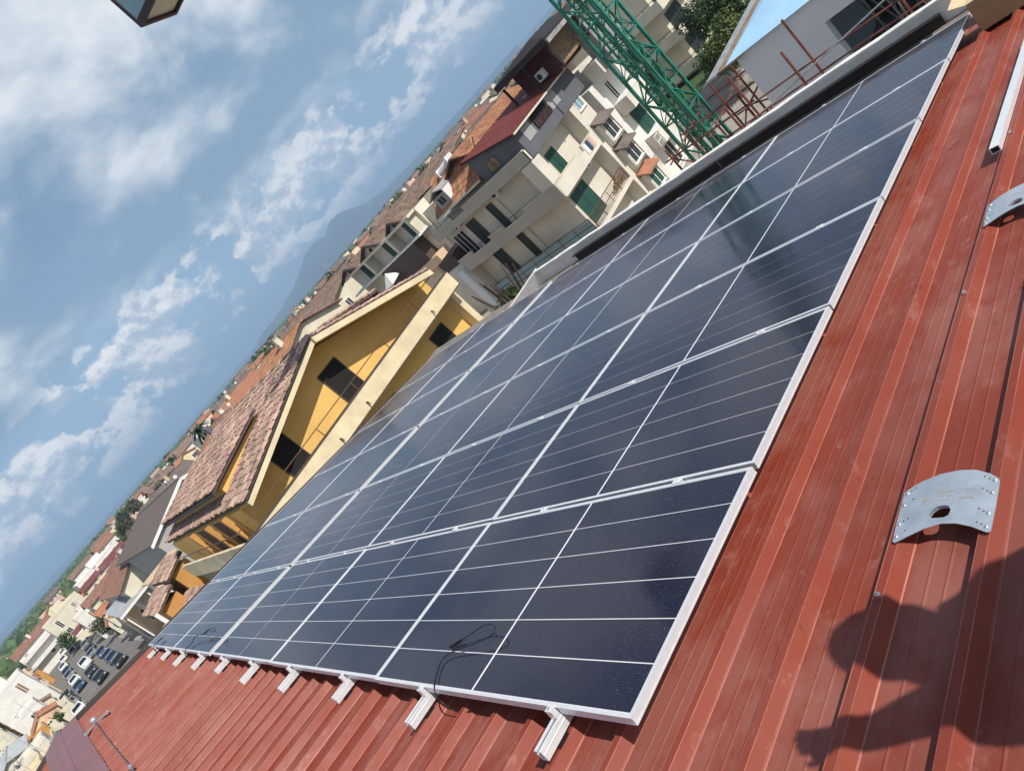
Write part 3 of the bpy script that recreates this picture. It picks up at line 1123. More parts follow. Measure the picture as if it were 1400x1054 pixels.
def shutter(parent, face, pl, a0, a1, z0, z1, mat='shutter_green', leaves=2, open_=0.0):
    """louvred shutter leaves in a thin surround"""
    b = MB()
    face_box(b, face, pl, a0 - .05, a1 + .05, z0, z1 + .06, 0, .025)
    s = b.build('door_surround', 'plaster_ivory', parent)
    w = (a1 - a0) / leaves
    for i in range(leaves):
        b = MB()
        l0, l1 = a0 + i * w + .01, a0 + (i + 1) * w - .01
        t = .05
        face_box(b, face, pl, l0 + .01, l1 - .01, z0 + .01, z1 - .01, .0255, .033)
        face_box(b, face, pl, l0, l0 + t, z0, z1, .028, .07)
        face_box(b, face, pl, l1 - t, l1, z0, z1, .028, .07)
        for zz in (z0, (z0 + z1) / 2 - t / 2, z1 - t):
            face_box(b, face, pl, l0 + t, l1 - t, zz, zz + t, .028, .068)
        n = max(4, int((z1 - z0) / .12))
        for q in range(n):
            zz = z0 + t + (z1 - z0 - 2 * t) * q / n
            face_box(b, face, pl, l0 + t, l1 - t, zz, zz + .07, .028, .05)
        b.build('shutter', mat, s)
    return s


def railing(parent, pts, h, mat='metal_dark', bars=2, step=1.4, r=.02, name='railing', vertical=0):
    b = MB()
    for p, q in zip(pts[:-1], pts[1:]):
        p, q = Vector(p), Vector(q)
        n = max(1, int((q - p).length / step))
        for i in range(n + 1):
            a = p.lerp(q, i / n)
            b.bar(a, a + Vector((0, 0, h)), r * 1.4)
        for k in range(bars):
            hh = h * (k + 1) / bars
            b.bar(p + Vector((0, 0, hh)), q + Vector((0, 0, hh)), r * 1.6, r * 1.6)
        if vertical:
            m = int((q - p).length / vertical)
            for i in range(m):
                a = p.lerp(q, (i + .5) / m)
                b.bar(a, a + Vector((0, 0, h)), r * .7)
    return b.build(name, mat, parent)


def ac_unit(parent, face, pl, a, z, w=.8, h=.55):
    b = MB()
    face_box(b, face, pl, a - w / 2, a + w / 2, z, z + h, .02, .32)
    o = b.build('air_conditioner', 'white_paint', parent)
    b = MB()
    rr = h * .36
    c = a - w * .15
    for k in range(3):
        r1 = rr * (1 - k * .3)
        ring = [(c + r1 * math.cos(t * math.pi / 6), z + h / 2 + r1 * math.sin(t * math.pi / 6)) for t in range(12)]
        if k == 0:
            if face in ('+x',):
                b.prism(ring, 'x', pl + .321, pl + .33)
            else:
                b.prism(ring, 'y', pl - .33, pl - .321)
    b.build('fan_grille', 'metal_dark', o)
    return o


def tiles(parent, name, mat, p0, ex, ey, tw=.22, tl=.36, seed=1, lift=.05, jit=.012, under='plaster_brown', thick=.10, seg=4):
    """barrel tile covering: p0 eave corner, ex along the eave, ey up the slope (world vectors). Returns the under-slab (part) with the tiles as its stuff child"""
    p0, ex, ey = Vector(p0), Vector(ex), Vector(ey)
    nx = max(1, int(ex.length / tw))
    ny = max(1, int(ey.length / tl))
    ux, uy = ex.normalized(), ey.normalized()
    nrm = ux.cross(uy).normalized()
    if nrm.z < 0:
        nrm = -nrm
    slab = MB()
    slab.quadslab(p0, p0 + ex, p0 + ex + ey, p0 + ey, thick)
    if (ex.cross(ey)).z < 0:
        slab = MB()
        slab.quadslab(p0 + ex, p0, p0 + ey, p0 + ex + ey, thick)
    s = slab.build(name, under, parent)
    r = random.Random(seed)
    b = MB()
    dx, dy = ex.length / nx, ey.length / ny
    for j in range(ny):
        for i in range(nx):
            c = p0 + ux * (dx * (i + .5) + r.uniform(-jit, jit)) + uy * (dy * j + r.uniform(-jit, jit) * 1.5) + nrm * .012
            sk = r.uniform(-.03, .03)
            hw = dx * .50
            vs = []
            for e, (yy, lf) in enumerate(((-.03, lift * .55), (dy * 1.02, 0.0))):
                for k in range(seg + 1):
                    t = math.pi * k / seg
                    x = -math.cos(t) * hw * (1.0 if e == 0 else .86)
                    z = math.sin(t) * lift * 1.3 + lf
                    vs.append(c + ux * (x + sk * yy) + uy * yy + nrm * z)
            n = seg + 1
            b.add(vs, [(k, k + 1, n + k + 1, n + k) for k in range(seg)] + [tuple(range(n))])
    o = b.build('roof_tiles', mat, s, fix=False)
    tag(o, kind='stuff')
    return s


def ridge_caps(parent, a, b_, mat, r=.13, step=.34, seed=2):
    a, b_ = Vector(a), Vector(b_)
    rr = random.Random(seed)
    n = max(1, int((b_ - a).length / step))
    m = MB()
    for i in range(n):
        p, q = a.lerp(b_, i / n), a.lerp(b_, (i + 1.08) / n)
        p = p + Vector((0, 0, rr.uniform(0, .02)))
        m.tube([p, q], r * 1.08, 8, r * .92)
    return m.build('ridge_caps', mat, parent)


def corrugated(parent, name, mat, p0, ex, ey, pitch=.25, amp=.02, thick=.04):
    p0, ex, ey = Vector(p0), Vector(ex), Vector(ey)
    n = max(2, int(ex.length / pitch))
    ux, uy = ex.normalized(), ey.normalized()
    nrm = ux.cross(uy)
    if nrm.z < 0:
        nrm = -nrm
    b = MB()
    prof = []
    for i in range(n):
        x = ex.length * i / n
        w = ex.length / n
        prof += [(x, 0), (x + w * .55, 0), (x + w * .65, amp), (x + w * .9, amp)]
    prof.append((ex.length, 0))
    vs = []
    for t in (0, 1):
        vs += [p0 + ux * x + ey * t + nrm * z for x, z in prof]
    for t in (0, 1):
        vs += [p0 + ux * x + ey * t - nrm * thick for x, z in (prof[0], prof[-1])]
    m = len(prof)
    b.add(vs, [(i, i + 1, m + i + 1, m + i) for i in range(m - 1)] + [(2 * m, 2 * m + 2, 2 * m + 3, 2 * m + 1), (0, 2 * m, 2 * m + 1, m - 1), (m, 2 * m - 1, 2 * m + 3, 2 * m + 2), (0, m, 2 * m + 2, 2 * m), (m - 1, 2 * m + 1, 2 * m + 3, 2 * m - 1)])
    return b.build(name, mat, parent)


# ------------------------------------------------------------------ yellow house
YH = thing('yellow_house', 'yellow gabled house with cream terrace band and pinkish tile roof across the street', 'house', (-26, 12.4, GZ))
FX, WX = -24.0, -25.3                                  # terrace front / wall plane
AY, AZ = 12.4, 0.34                                    # gable apex
LE, RE = (5.95, -1.52), (18.75, -1.74)                 # eaves: left, right (y, z at the roof surface)
BX = -40.0
wall_poly = [(5.9, GZ), (19.1, GZ), (19.1, -2.05), (AY, AZ - .30), (5.9, -1.72)]
MB().prism(wall_poly, 'x', BX + .6, WX).build('wall', 'plaster_yellow', YH)
# rake boards and soffit
for (y, z) in (LE, RE):
    b = MB()
    ap = Vector((FX, AY, AZ)); ed = Vector((FX, y, z))
    dn = Vector((0, 0, -.30))
    b.quadslab(ap + dn * .12, ed + dn * .12, ed + dn, ap + dn, .16)
    b.build('rake_board', 'plaster_cream', YH)
    b = MB()
    q = Vector((-1.05, 0, 0))
    s0, s1 = ap + Vector((-.16, 0, -.19)), ed + Vector((-.16, 0, -.19))
    b.quadslab(s0, s1, s1 + q, s0 + q, .05)
    b.build('soffit', 'plaster_yellow', YH)
    b = MB()
    up = Vector((0, 0, .03))
    b.quadslab(ap + up + Vector((.05, 0, 0)), ed + up + Vector((.05, 0, 0)), ed + dn * .16 + Vector((.05, 0, 0)), ap + dn * .16 + Vector((.05, 0, 0)), .05)
    b.build('verge_board', 'fascia_brown', YH)
# tiled slopes
for i, (y, z) in enumerate((LE, RE)):
    p0 = Vector((FX, y, z + .02))
    ey = Vector((0, AY - y, AZ - z))
    tiles(YH, 'roof_slope', 'tile_pink', p0, Vector((BX - FX, 0, 0)), ey, .25, .38, 31 + i, lift=.075, jit=.028)
ridge_caps(YH, (FX, AY, AZ + .05), (BX, AY, AZ + .05), 'tile_pink')
# shed dormers each side
for i, sg in enumerate((-1, 1)):
    ye, ze = (6.35, -.72) if sg < 0 else (18.3, -.80)
    yt, zt = (AY + sg * 2.4, AZ - .45 + .02)
    x0, x1 = -27.6, -38.8
    wall_y = ye - sg * .35
    slope_z = lambda y: (LE[1] + (AZ - LE[1]) * (y - LE[0]) / (AY - LE[0])) if sg < 0 else (RE[1] + (AZ - RE[1]) * (RE[0] - y) / (RE[0] - AY))
    b = MB()
    b.prism([(wall_y, slope_z(wall_y) - .3), (wall_y, ze - .08), (yt, zt - .05), (yt, slope_z(yt) - .3)], 'x', x1 + .3, x0)
    d = b.build('dormer_wall', 'plaster_yellow', YH)
    p0 = Vector((x0 + .25, ye, ze + .02))
    t = tiles(YH, 'dormer_roof', 'tile_pink', p0, Vector((x1 - x0 - .4, 0, 0)), Vector((0, yt - ye, zt - ze + .14)), .25, .38, 51 + i, lift=.075, jit=.028)
    b = MB()
    b.box(x0 + .30, x1 - .2, ye - .03 + (-.04 if sg < 0 else .0), ye + .03 + (.04 if sg > 0 else 0), ze - .17, ze - .01)
    b.build('dormer_gutter', 'fascia_brown', YH)
# terrace band, floor, pipe rail
part(YH, 'terrace_floor', 'concrete', (WX, FX - .2, 4.95, 19.35, -3.33, -3.20))
b = MB()
b.box(FX - .18, FX, 4.75, 19.4, -3.24, -2.47)
b.box(BX + 4, FX - .182, 4.75, 4.93, -3.24, -2.47)
b.build('terrace_band', 'plaster_cream', YH)
b = MB()
b.box(FX - .20, FX + .03, 4.72, 19.43, -2.468, -2.42)
b.box(FX - .17, FX + .02, 4.74, 19.41, -3.30, -3.243)
b.build('band_trim', 'plaster_brown', YH)
railing(YH, [(FX - .1, 19.3, -2.42), (FX - .1, 4.85, -2.42), (BX + 5, 4.85, -2.42)], .42, 'rail_brown', 1, 2.1, .022)
for y in (17.2, 11.8, 9.9):
    MB().tube([(FX + .003, y, -2.95), (FX + .10, y, -2.97), (FX + .11, y, -3.12)], .03, 6).build('spout', 'metal_dark', YH)
# openings
for (a0, a1, z0, z1) in ((11.93, 13.06, -3.19, -1.0), (8.07, 9.11, -3.19, -1.12)):
    b = MB()
    face_box(b, '+x', WX, a0, a1, z0, z1, .003, .02)
    d = b.build('door_opening', 'opening_dark', YH)
    b = MB()
    face_box(b, '+x', WX, a0 - .05, a0, z0, z1 + .05, .003, .05)
    face_box(b, '+x', WX, a1, a1 + .05, z0, z1 + .05, .003, .05)
    face_box(b, '+x', WX, a0, a1, z1, z1 + .05, .003, .05)
    b.build('door_frame', 'plaster_brown', d)
for (a0, a1, z0, z1) in ((16.85, 17.98, -5.0, -3.82), (12.6, 13.6, -5.3, -3.9)):
    window(YH, '+x', WX, a0, a1, z0, z1, 'plaster_brown', 'opening_dark', 0, .05, False)
part(YH, 'corner_pier', 'plaster_cream', (WX, WX + .6, 19.05, 19.4, GZ, -3.33))
part(YH, 'base_wall', 'plaster_cream', (WX + .6, WX + 2.4, 18.6, 18.8, GZ, -5.3))
# left side wall facing the small yard: doors, white posts
for x0 in (-28.4, -31.6):
    b = MB()
    face_box(b, '-y', 5.9, x0 - 1.4, x0, -3.19, -1.75, .003, .03)
    b.build('door_panel', 'plaster_brown', YH)
for x in (-27.0, -30.0, -33.2):
    part(YH, 'post', 'plaster_ochre', (x - .12, x + .12, 5.55, 5.78, -3.19, -1.62))
# lower storey under the terrace, in olive plaster on the left side
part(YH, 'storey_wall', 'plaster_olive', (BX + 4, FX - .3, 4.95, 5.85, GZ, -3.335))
b = MB()
b.add([(-34.5, 2.2, -4.6), (-29.0, 2.2, -4.6), (-29.0, 4.9, -4.2), (-34.5, 4.9, -4.2), (-31.6, 3.4, -3.6)], [(0, 1, 4), (1, 2, 4), (2, 3, 4), (3, 0, 4), (0, 3, 2, 1)])
b.build('white_awning', 'sheet_white', YH)
for x in (-34.2, -29.3):
    part(YH, 'awning_post', 'white_paint', (x - .05, x + .05, 2.3, 2.4, GZ, -4.6))
tiles(YH, 'lean_to_roof', 'tile_pink', (-36.5, 1.4, -5.0), (-6.0, 0, 0), (0, 3.4, 1.0), .21, .34, 61)
part(YH, 'lean_to_wall', 'plaster_ochre', (-42.3, -36.7, 2.0, 4.9, GZ, -4.85))

# tiled porch strips beyond the left side wall
for i, (y, z) in enumerate(((4.5, -2.75), (2.9, -3.45))):
    tiles(YH, 'porch_roof', 'tile_pink', (-40.3, y, z), (-5.2, 0, 0), (0, 1.5, .42), .25, .36, 63 + i, lift=.075, jit=.028)
    part(YH, 'porch_fascia', 'fascia_brown', (-45.5, -40.3, y - .06, y - .01, z - .16, z + .02))
    part(YH, 'porch_wall', 'plaster_ochre', (-45.2, -40.6, y + .25, y + 1.4, GZ, z - .02))
part(YH, 'porch_post', 'white_paint', (-40.2, -40.0, 2.7, 2.9, GZ, -3.3))

# ------------------------------------------------------------------ apartment block with slate attic
AP = thing('apartment_block', 'four storey beige apartment block with slate attic, red sheet roof and green shutters', 'apartment building', (-33, 40, GZ))
CX, CY = -28.3, 33.5                                   # its near corner
XL, YB = -40.3, 47.2
WIN = CY + 1.25                                        # recessed wall behind the front balconies
WXR = CX - 1.15
# core walls
b = MB()
b.box(XL, WXR, WIN, YB, GZ, -2.4)
b.build('wall', 'plaster_beige', AP)
# storey slabs and balcony bands on the front (-y) face
for k, zt in enumerate((-2.50, -5.30, -8.45)):
    zb = zt - (.80 if k == 0 else 1.14)
    if k == 2:
        zb = zt - .95
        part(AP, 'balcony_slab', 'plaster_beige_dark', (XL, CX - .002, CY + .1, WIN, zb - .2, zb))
        b = MB()
        b.box(XL + .9, CX - .1, CY + .05, CY + .08, zb + .12, zt - .1)
        b.build('glass_balustrade', 'glass_blue', AP)
        railing(AP, [(XL + .9, CY + .06, zb), (CX - .05, CY + .06, zb)], zt - zb, 'metal_dark', 2, 1.5, .03)
        continue
    b = MB()
    segs = [(XL, XL + 1.9, 0), (XL + 1.9, XL + 4.3, .36), (XL + 4.3, XL + 6.1, 0), (XL + 6.1, XL + 8.6, .36), (XL + 8.6, CX, 0)] if k == 1 else [(XL + .2, XL + 3.0, .0), (XL + 3.0, XL + 4.6, .34), (XL + 4.6, XL + 9.6, .0), (XL + 9.6, CX, 0.0)]
    for x0, x1, dp in segs:
        b.box(x0, x1, CY, CY + .14, zb, zt - dp)
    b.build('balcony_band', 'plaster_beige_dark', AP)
    b = MB()
    for x0, x1, dp in segs:
        b.box(x0 - .02, x1 + .02, CY - .03, CY + .17, zt - dp + .002, zt - dp + .05)
    b.build('band_coping', 'plaster_beige', AP)
    railing(AP, [(XL + .1, CY + .07, zt - .40), (CX - .05, CY + .07, zt - .40)], .46, 'metal_dark', 1, 1.45, .022)
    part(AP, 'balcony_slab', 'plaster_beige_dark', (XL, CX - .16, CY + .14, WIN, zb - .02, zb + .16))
# front wall doors and shutters
for (a0, a1, z1, z0) in ((-35.3, -34.55, -3.75, -6.2), (-38.1, -36.9, -3.75, -6.2), (-35.25, -34.5, -6.75, -9.2), (-38.4, -37.2, -6.75, -9.2)):
    shutter(AP, '-y', WIN, a0, a1, z0, z1, 'shutter_dark', 1 if a1 - a0 < 1 else 2)
window(AP, '-y', WIN, -40.2, -38.7, -6.2, -3.8, 'white_paint', 'glass_window', 2, .08, False, 'glazed_door')
ac_unit(AP, '-y', WIN, -33.5, -3.75)
ac_unit(AP, '-y', WIN, -38.6, -3.62, .7, .4)
b = MB()
b.tube([(-33.9, WIN - .06, -3.9), (-33.9, WIN - .06, -5.9)], .03, 5)
b.tube([(-33.8, WIN - .06, -6.5), (-33.8, WIN - .06, -9.2)], .03, 5)
b.build('drain_pipe', 'plaster_beige_dark', AP)
part(AP, 'end_pillar', 'render_grey', (XL - .9, XL - .1, CY - .3, CY + .4, GZ, -5.9))
b = MB()
b.box(XL - 2.2, XL - .05, CY + .2, CY + 4, GZ, -5.5)
b.build('wing', 'plaster_beige', AP)
part(AP, 'wing_band', 'plaster_brown', (XL - 2.25, XL - .05, CY + .12, CY + 4, -5.498, -4.55))
# right (+x) face: piers, bands, loggias
for (y0, y1, z0, z1) in ((CY, CY + 1.0, -5.3, -3.3), (37.9 + 1.75, 41.6, GZ, -2.55), (CY, 40.0, -3.35, -2.55)):
    part(AP, 'pier', 'plaster_beige', (WXR, CX, y0 + .002, y1 - .002, z0, z1))
b = MB()
b.box(CX - .15, CX, CY + .145, 37.0, -6.5, -5.42)
b.box(CX - .15, CX, 37.0, 37.9, -6.5, -5.75)
b.box(CX - .15, CX, 37.9, 39.65, -6.5, -5.40)
b.build('balcony_band', 'plaster_beige', AP)
b = MB()
b.box(CX - .17, CX + .03, CY - .02, 36.98, -5.418, -5.37)
b.box(CX - .17, CX + .03, 37.92, 39.65, -5.398, -5.35)
b.build('band_coping', 'plaster_ivory', AP)
part(AP, 'balcony_slab', 'plaster_beige', (WXR, CX - .16, CY + .15, 39.64, -6.5, -6.32))
part(AP, 'balcony_slab', 'plaster_beige', (WXR, CX, CY + .15, 39.64, -9.75, -9.45))
railing(AP, [(CX - .05, CY + .3, -9.45), (CX - .05, 39.5, -9.45)], 1.0, 'rail_brown', 2, 1.2, .03, vertical=.22)
shutter(AP, '+x', WXR, 36.0, 37.2, -6.3, -4.0, 'shutter_green', 2)
shutter(AP, '+x', WXR, 35.0, 37.1, -9.45, -6.95, 'shutter_green', 2)
ac_unit(AP, '+x', WXR, 38.4, -6.9, .9, .5)
b = MB()
for k in range(7):
    b.sphere((CX - .5 + .1 * math.sin(k), 38.3 + .18 * k, -9.1 + .1 * (k % 3)), .2, 6, 4)
tag(b.build('balcony_clutter', 'wood_tan', AP), kind='stuff')
for i, (y, mt_) in enumerate(((38.0, 'white_paint'), (38.45, 'car_blue'), (38.95, 'plaster_pink'))):
    part(AP, 'laundry', mt_, (CX + .02, CX + .05, y, y + .36, -6.2, -5.45))
part(AP, 'planter', 'terracotta_pot', (CX - .12, CX + .16, 43.4, 43.9, -9.0 + .06, -8.72))
# bay windows stacked on the pier, each under a small tiled hood
for j, (zt, hood) in enumerate(((-5.45, 'tile_greybrown'), (-7.70, 'tile_greybrown'), (-10.10, 'tile_orange'))):
    y0, y1 = 40.25, 41.85
    bay = part(AP, 'bay', 'plaster_beige', (CX, CX + .45, y0, y1, zt - 1.75, zt - .05))
    window(AP, '+x', CX + .45, y0 + .12, y1 - .12, zt - 1.55, zt - .12, 'white_paint', 'glass_window' if j < 2 else 'shutter_green', 1, .09)
    b = MB()
    b.prism([(CX - .0, zt + .35), (CX + .95, zt - .12), (CX + .95, zt - .22), (CX, zt + .2)], 'y', y0 - .2, y1 + .2)
    b.build('window_hood', hood, AP)
# upper bay with the blue pane and the far balcony stack
window(AP, '+x', CX, 40.35, 41.35, -4.05, -2.65, 'white_paint', 'glass_blue', 1, .08)
part(AP, 'tower', 'plaster_white', (CX - 4, CX + .25, 42.3, YB, GZ, -3.62))
for (zt, h) in ((-2.62, 1.02), (-5.75, 1.0), (-9.0, 1.0)):
    bb = part(AP, 'balcony', 'plaster_beige', (CX + .25, CX + 1.5, 43.2, 46.2, zt - h, zt))
    part(AP, 'balcony_coping', 'white_paint', (CX + .23, CX + 1.54, 43.16, 46.24, zt + .002, zt + .06))
shutter(AP, '+x', CX + .25, 43.9, 45.6, -9.0, -6.9, 'shutter_green', 2)
window(AP, '+x', CX + .25, 44.0, 44.7, -5.7, -4.2, 'white_paint', 'glass_window', 1)
window(AP, '+x', CX + .25, 44.2, 45.4, -12.2, -10.4, 'white_paint', 'shutter_dark', 1)
railing(AP, [(CX + 1.45, 42.4, -9.9), (CX + 1.45, 43.1, -9.9)], .9, 'white_paint', 2, .8, .03, vertical=.14)
# attic: slate gable wall with two-leaf window, loggia strip on the right
b = MB()
b.prism([(CX - 4.3, -3.3), (CX + .1, -3.3), (CX + .1, -1.38), (CX - 4.3, -.50)], 'y', CY + .35, CY + 9)
b.build('attic_wall', 'plaster_slate', AP)
window(AP, '-y', CY + .35, -31.6, -30.45, -2.3, -1.5, 'plaster_slate', 'wood_tan', 1, .05, False)
for y0, y1 in ((34.6, 35.7), (38.3, 39.6)):
    part(AP, 'attic_panel', 'plaster_grey', (CX + .1, CX + .14, y0, y1, -2.55, -1.6))
part(AP, 'attic_opening', 'opening_dark', (CX + .1, CX + .13, 36.0, 38.1, -2.5, -1.55))
part(AP, 'attic_balcony_rail', 'maroon_steel', (CX + .15, CX + .20, 36.0, 38.2, -2.5, -2.05))
# red sheet roof
corrugated(AP, 'red_roof', 'sheet_darkred', (CX + .45, CY + .05, -1.40), (0, 10.8, 0), (-5.0, 0, .98), .45, .05, .08)
part(AP, 'red_roof_gutter', 'plaster_ivory', (CX + .46, CX + .56, CY, 44.4, -1.52, -1.40))
b = MB()
b.quadslab((CX + .47, CY + .02, -1.385), (CX - 4.6, CY + .02, -.385), (CX - 4.6, CY + .02, -.54), (CX + .47, CY + .02, -1.54), .05)
b.build('gable_trim', 'wood_red', AP)
# orange tiled mansard with dormer
tiles(AP, 'roof_slope', 'tile_orange', (-38.6, CY + .15, -2.0), (6.0, 0, 0), (0, 2.3, 2.15), .24, .40, 71, lift=.045)
tiles(AP, 'roof_slope', 'tile_orange', (-32.80, CY + 1.3, -.46), (0, 9.6, 0), (-1.75, 0, .68), .24, .40, 72, lift=.045)
tiles(AP, 'roof_slope', 'tile_orange', (-38.6, CY + 10.9, -1.6), (0, -9.6, 0), (4.0, 0, 1.8), .24, .40, 73, lift=.045)
part(AP, 'attic_core', 'plaster_beige', (-38.4, -32.7, CY + 1.6, CY + 9, -2.4, -1.15))
part(AP, 'eave_gutter', 'plaster_ivory', (-38.75, -32.62, CY + .0, CY + .13, -2.10, -1.98))
dm = part(AP, 'dormer', 'plaster_grey', (-37.55, -36.06, CY + .3, CY + 1.9, -1.75, -.85))
window(AP, '-y', CY + .3, -37.25, -36.4, -1.6, -.95, 'plaster_grey', 'glass_window', 1, .06, False)
b = MB()
b.prism([(-37.8, -.86), (-36.85, -.46), (-35.95, -.70), (-35.95, -.62), (-36.85, -.36), (-37.8, -.76)], 'y', CY + .15, CY + 3.2)
b.build('dormer_roof', 'plaster_grey', AP)
b = MB()
b.prism([(CY + .25, -1.62), (CY + .25, -.72), (CY + 3.25, -.70)], 'x', -36.05, -35.98)
b.build('cheek_wall', 'white_paint', AP)
b = MB()
b.tube([(-36.9, 35.7, .02), (-35.7, 36.0, .22)], .27, 10)
b.box(-35.75, -35.55, 35.6, 36.4, -.1, .55)
b.box(-37.05, -36.9, 35.35, 36.05, -.25, .32)
b.build('water_tank', 'sheet_white', AP)
railing(AP, [(XL + .3, CY + .07, -2.46), (XL + 3.0, CY + .07, -2.46)], .45, 'metal_dark', 1, 1.2, .022)
# penthouse under a dark hipped canopy
b = MB()
b.box(-30.6, -27.2, 40.6, 45.2, -1.4, .60)
b.build('penthouse_wall', 'wood_red', AP)
b = MB()
pts = [(-31.0, 38.9, 1.10), (-25.6, 38.9, .95), (-25.6, 45.5, .75), (-31.0, 45.5, 1.05), (-27.6, 40.6, 1.48), (-27.6, 43.6, 1.42)]
low = [(p[0], p[1], p[2] - .42) for p in pts[:4]]  # dark edge made deeper to take in the shade under the canopy
b.add(pts + low, [(0, 1, 4), (1, 2, 5, 4), (2, 3, 5), (3, 0, 4, 5), (6, 9, 8, 7), (0, 6, 7, 1), (1, 7, 8, 2), (2, 8, 9, 3), (3, 9, 6, 0)])
b.build('canopy', 'wood_dark', AP)
part(AP, 'canopy_fascia', 'wood_grey', (-25.6, -25.52, 39.0, 45.4, .46, .74))
b = MB()
for (x, y) in ((-30.7, 39.2), (-28.4, 39.2), (-26.0, 39.2), (-26.0, 43.5)):
    b.box(x - .07, x + .07, y - .07, y + .07, -1.2, .6)
b.build('canopy_post', 'wood_dark', AP)
part(AP, 'wicker_panel', 'wood_tan', (-27.1, -27.0, 40.9, 45.0, -1.2, .44))
ac_unit(AP, '-y', 40.6, -28.6, -.9, .75, .6)
ac_unit(AP, '-y', 40.6, -31.0, -1.2, .7, .45)
part(AP, 'stair_tower', 'wood_grey', (-27.1, -25.9, 43.6, 46.8, -3.6, -.4))

# ------------------------------------------------------------------ cream house with twin gables
TG = thing('twin_gable_house', 'cream house with brown twin gables and dark green shutters behind the yellow house', 'house', (-56, 46, GZ))
Y0 = 42.0
b = MB()
b.box(-66, -50.2, Y0 + .6, Y0 + 9, GZ, -.75)
b.build('wall', 'plaster_beige', TG)
part(TG, 'terrace_slab', 'white_paint', (-66, -50.6, Y0 - 1.0, Y0 + .6, -2.75, -2.58))
part(TG, 'base_wall', 'plaster_brown', (-59.5, -52.2, Y0 - .9, Y0 + .59, -5.0, -2.752))
part(TG, 'wall_band', 'plaster_peach', (-61.5, -51.0, Y0 - 1.0, Y0 + .58, -6.0, -5.0))
for (xa, xg, z) in ((-53.4, 1.7, .18), (-59.0, 2.5, .40), (-64.6, 2.2, .2)):
    b = MB()
    b.prism([(xa - xg, -.76), (xa + xg, -.76), (xa, z - .15)], 'y', Y0 + .1, Y0 + 4)
    b.build('gable_wall', 'plaster_beige', TG)
    b = MB()
    for sg in (-1, 1):
        b.quadslab((xa, Y0 - .35, z), (xa + sg * (xg + .35), Y0 - .35, -.82), (xa + sg * (xg + .35), Y0 - .35, -1.02), (xa, Y0 - .35, z - .22), .14)
    b.build('gable_fascia', 'fascia_brown', TG)
    for sg in (-1, 1):
        tiles(TG, 'gable_roof', 'tile_brown', (xa + sg * (xg + .35), Y0 - .35, -.80), (0, 5.6, 0), (-sg * (xg + .35), 0, z + .80), .26, .42, int(xa * 7 + sg))
    part(TG, 'vent_window', 'opening_dark', (xa - .25, xa + .25, Y0 + .06, Y0 + .098, -.62, -.30))
for (a0, a1) in ((-53.3, -52.3), (-57.9, -56.1), (-63.6, -62.4)):
    shutter(TG, '-y', Y0 + .6, a0, a1, -2.57, -.95, 'shutter_green', 2)
for x in (-50.9, -55.2, -60.6):
    part(TG, 'porch_pier', 'plaster_ivory', (x - .22, x + .22, Y0 - .6, Y0 + .55, -2.578, -.9))
part(TG, 'porch_beam', 'plaster_ivory', (-65.5, -50.3, Y0 - .62, Y0 + .56, -.898, -.66))
tiles(TG, 'main_roof', 'tile_brown', (-66.5, Y0 + 3.0, -.60), (19.5, 0, 0), (0, 6.5, 1.25), .27, .44, 81)
part(TG, 'roof_end_wall', 'plaster_ivory', (-50.2, -47.6, Y0 + 2.4, Y0 + 9, -3.4, -.72))
part(TG, 'wing', 'plaster_ivory', (-50.18, -46.6, Y0 + .9, Y0 + 2.4, GZ, -1.6))
b = MB()
b.add([(-58.7, Y0 - 2.6, -4.1), (-57.0, Y0 - 2.6, -4.1), (-57.0, Y0 - .95, -3.9), (-58.7, Y0 - .95, -3.9), (-57.8, Y0 - 1.8, -2.9)], [(0, 1, 4), (1, 2, 4), (2, 3, 4), (3, 0, 4)])
b.build('white_awning', 'white_paint', TG)
# ------------------------------------------------------------------ second apartment block beyond the crane
A2 = thing('balcony_block', 'pale apartment block with deep balconies behind the green crane', 'apartment building', (-38, 74, GZ))
CX2, CY2 = -33.3, 66.8
part(A2, 'wall', 'plaster_ivory', (CX2 - 12, CX2 - 1.6, CY2 + 1.5, CY2 + 16, GZ, -.6))
for k, zt in enumerate((-4.85, -8.0, -11.1)):
    part(A2, 'balcony_band', 'plaster_beige', (CX2 - 8.5, CX2, CY2, CY2 + .15, zt - 1.0, zt + .0))
    part(A2, 'balcony_band', 'plaster_ivory', (CX2 - .15, CX2, CY2 + .152, CY2 + 8.5, zt - 1.0, zt))
    part(A2, 'balcony_slab', 'plaster_beige_dark', (CX2 - 8.4, CX2 - .16, CY2 + .16, CY2 + 8.4, zt - 1.0, zt - .8))
    railing(A2, [(CX2 - 8.4, CY2 + .08, zt), (CX2 - .1, CY2 + .08, zt), (CX2 - .1, CY2 + 8.3, zt)], .25, 'metal_dark', 1, 1.6, .03)
    shutter(A2, '+x', CX2 - 1.6, CY2 + 2.4, CY2 + 6.0, zt - .8, zt + 1.5, 'shutter_dark', 3)
    shutter(A2, '-y', CY2 + 1.5, CX2 - 6.6, CX2 - 5.2, zt - .8, zt + 1.5, 'shutter_dark', 2)
    part(A2, 'balcony', 'plaster_ivory', (CX2 - 1.5, CX2 + .9, CY2 + 9.2, CY2 + 13.5, zt - 1.35, zt - .35))
    window(A2, '+x', CX2 - 1.6, CY2 + 10.2, CY2 + 12.2, zt - .2, zt + 1.3, 'white_paint', 'glass_window', 1)
part(A2, 'roof_slab', 'plaster_beige_dark', (CX2 - 12.3, CX2 - .4, CY2 + .6, CY2 + 16.3, -.598, -.35))
tiles(A2, 'roof_slope', 'tile_terracotta', (CX2 - 12.3, CY2 + .7, -.3), (11.9, 0, 0), (0, 6, 1.5), .3, .45, 91)

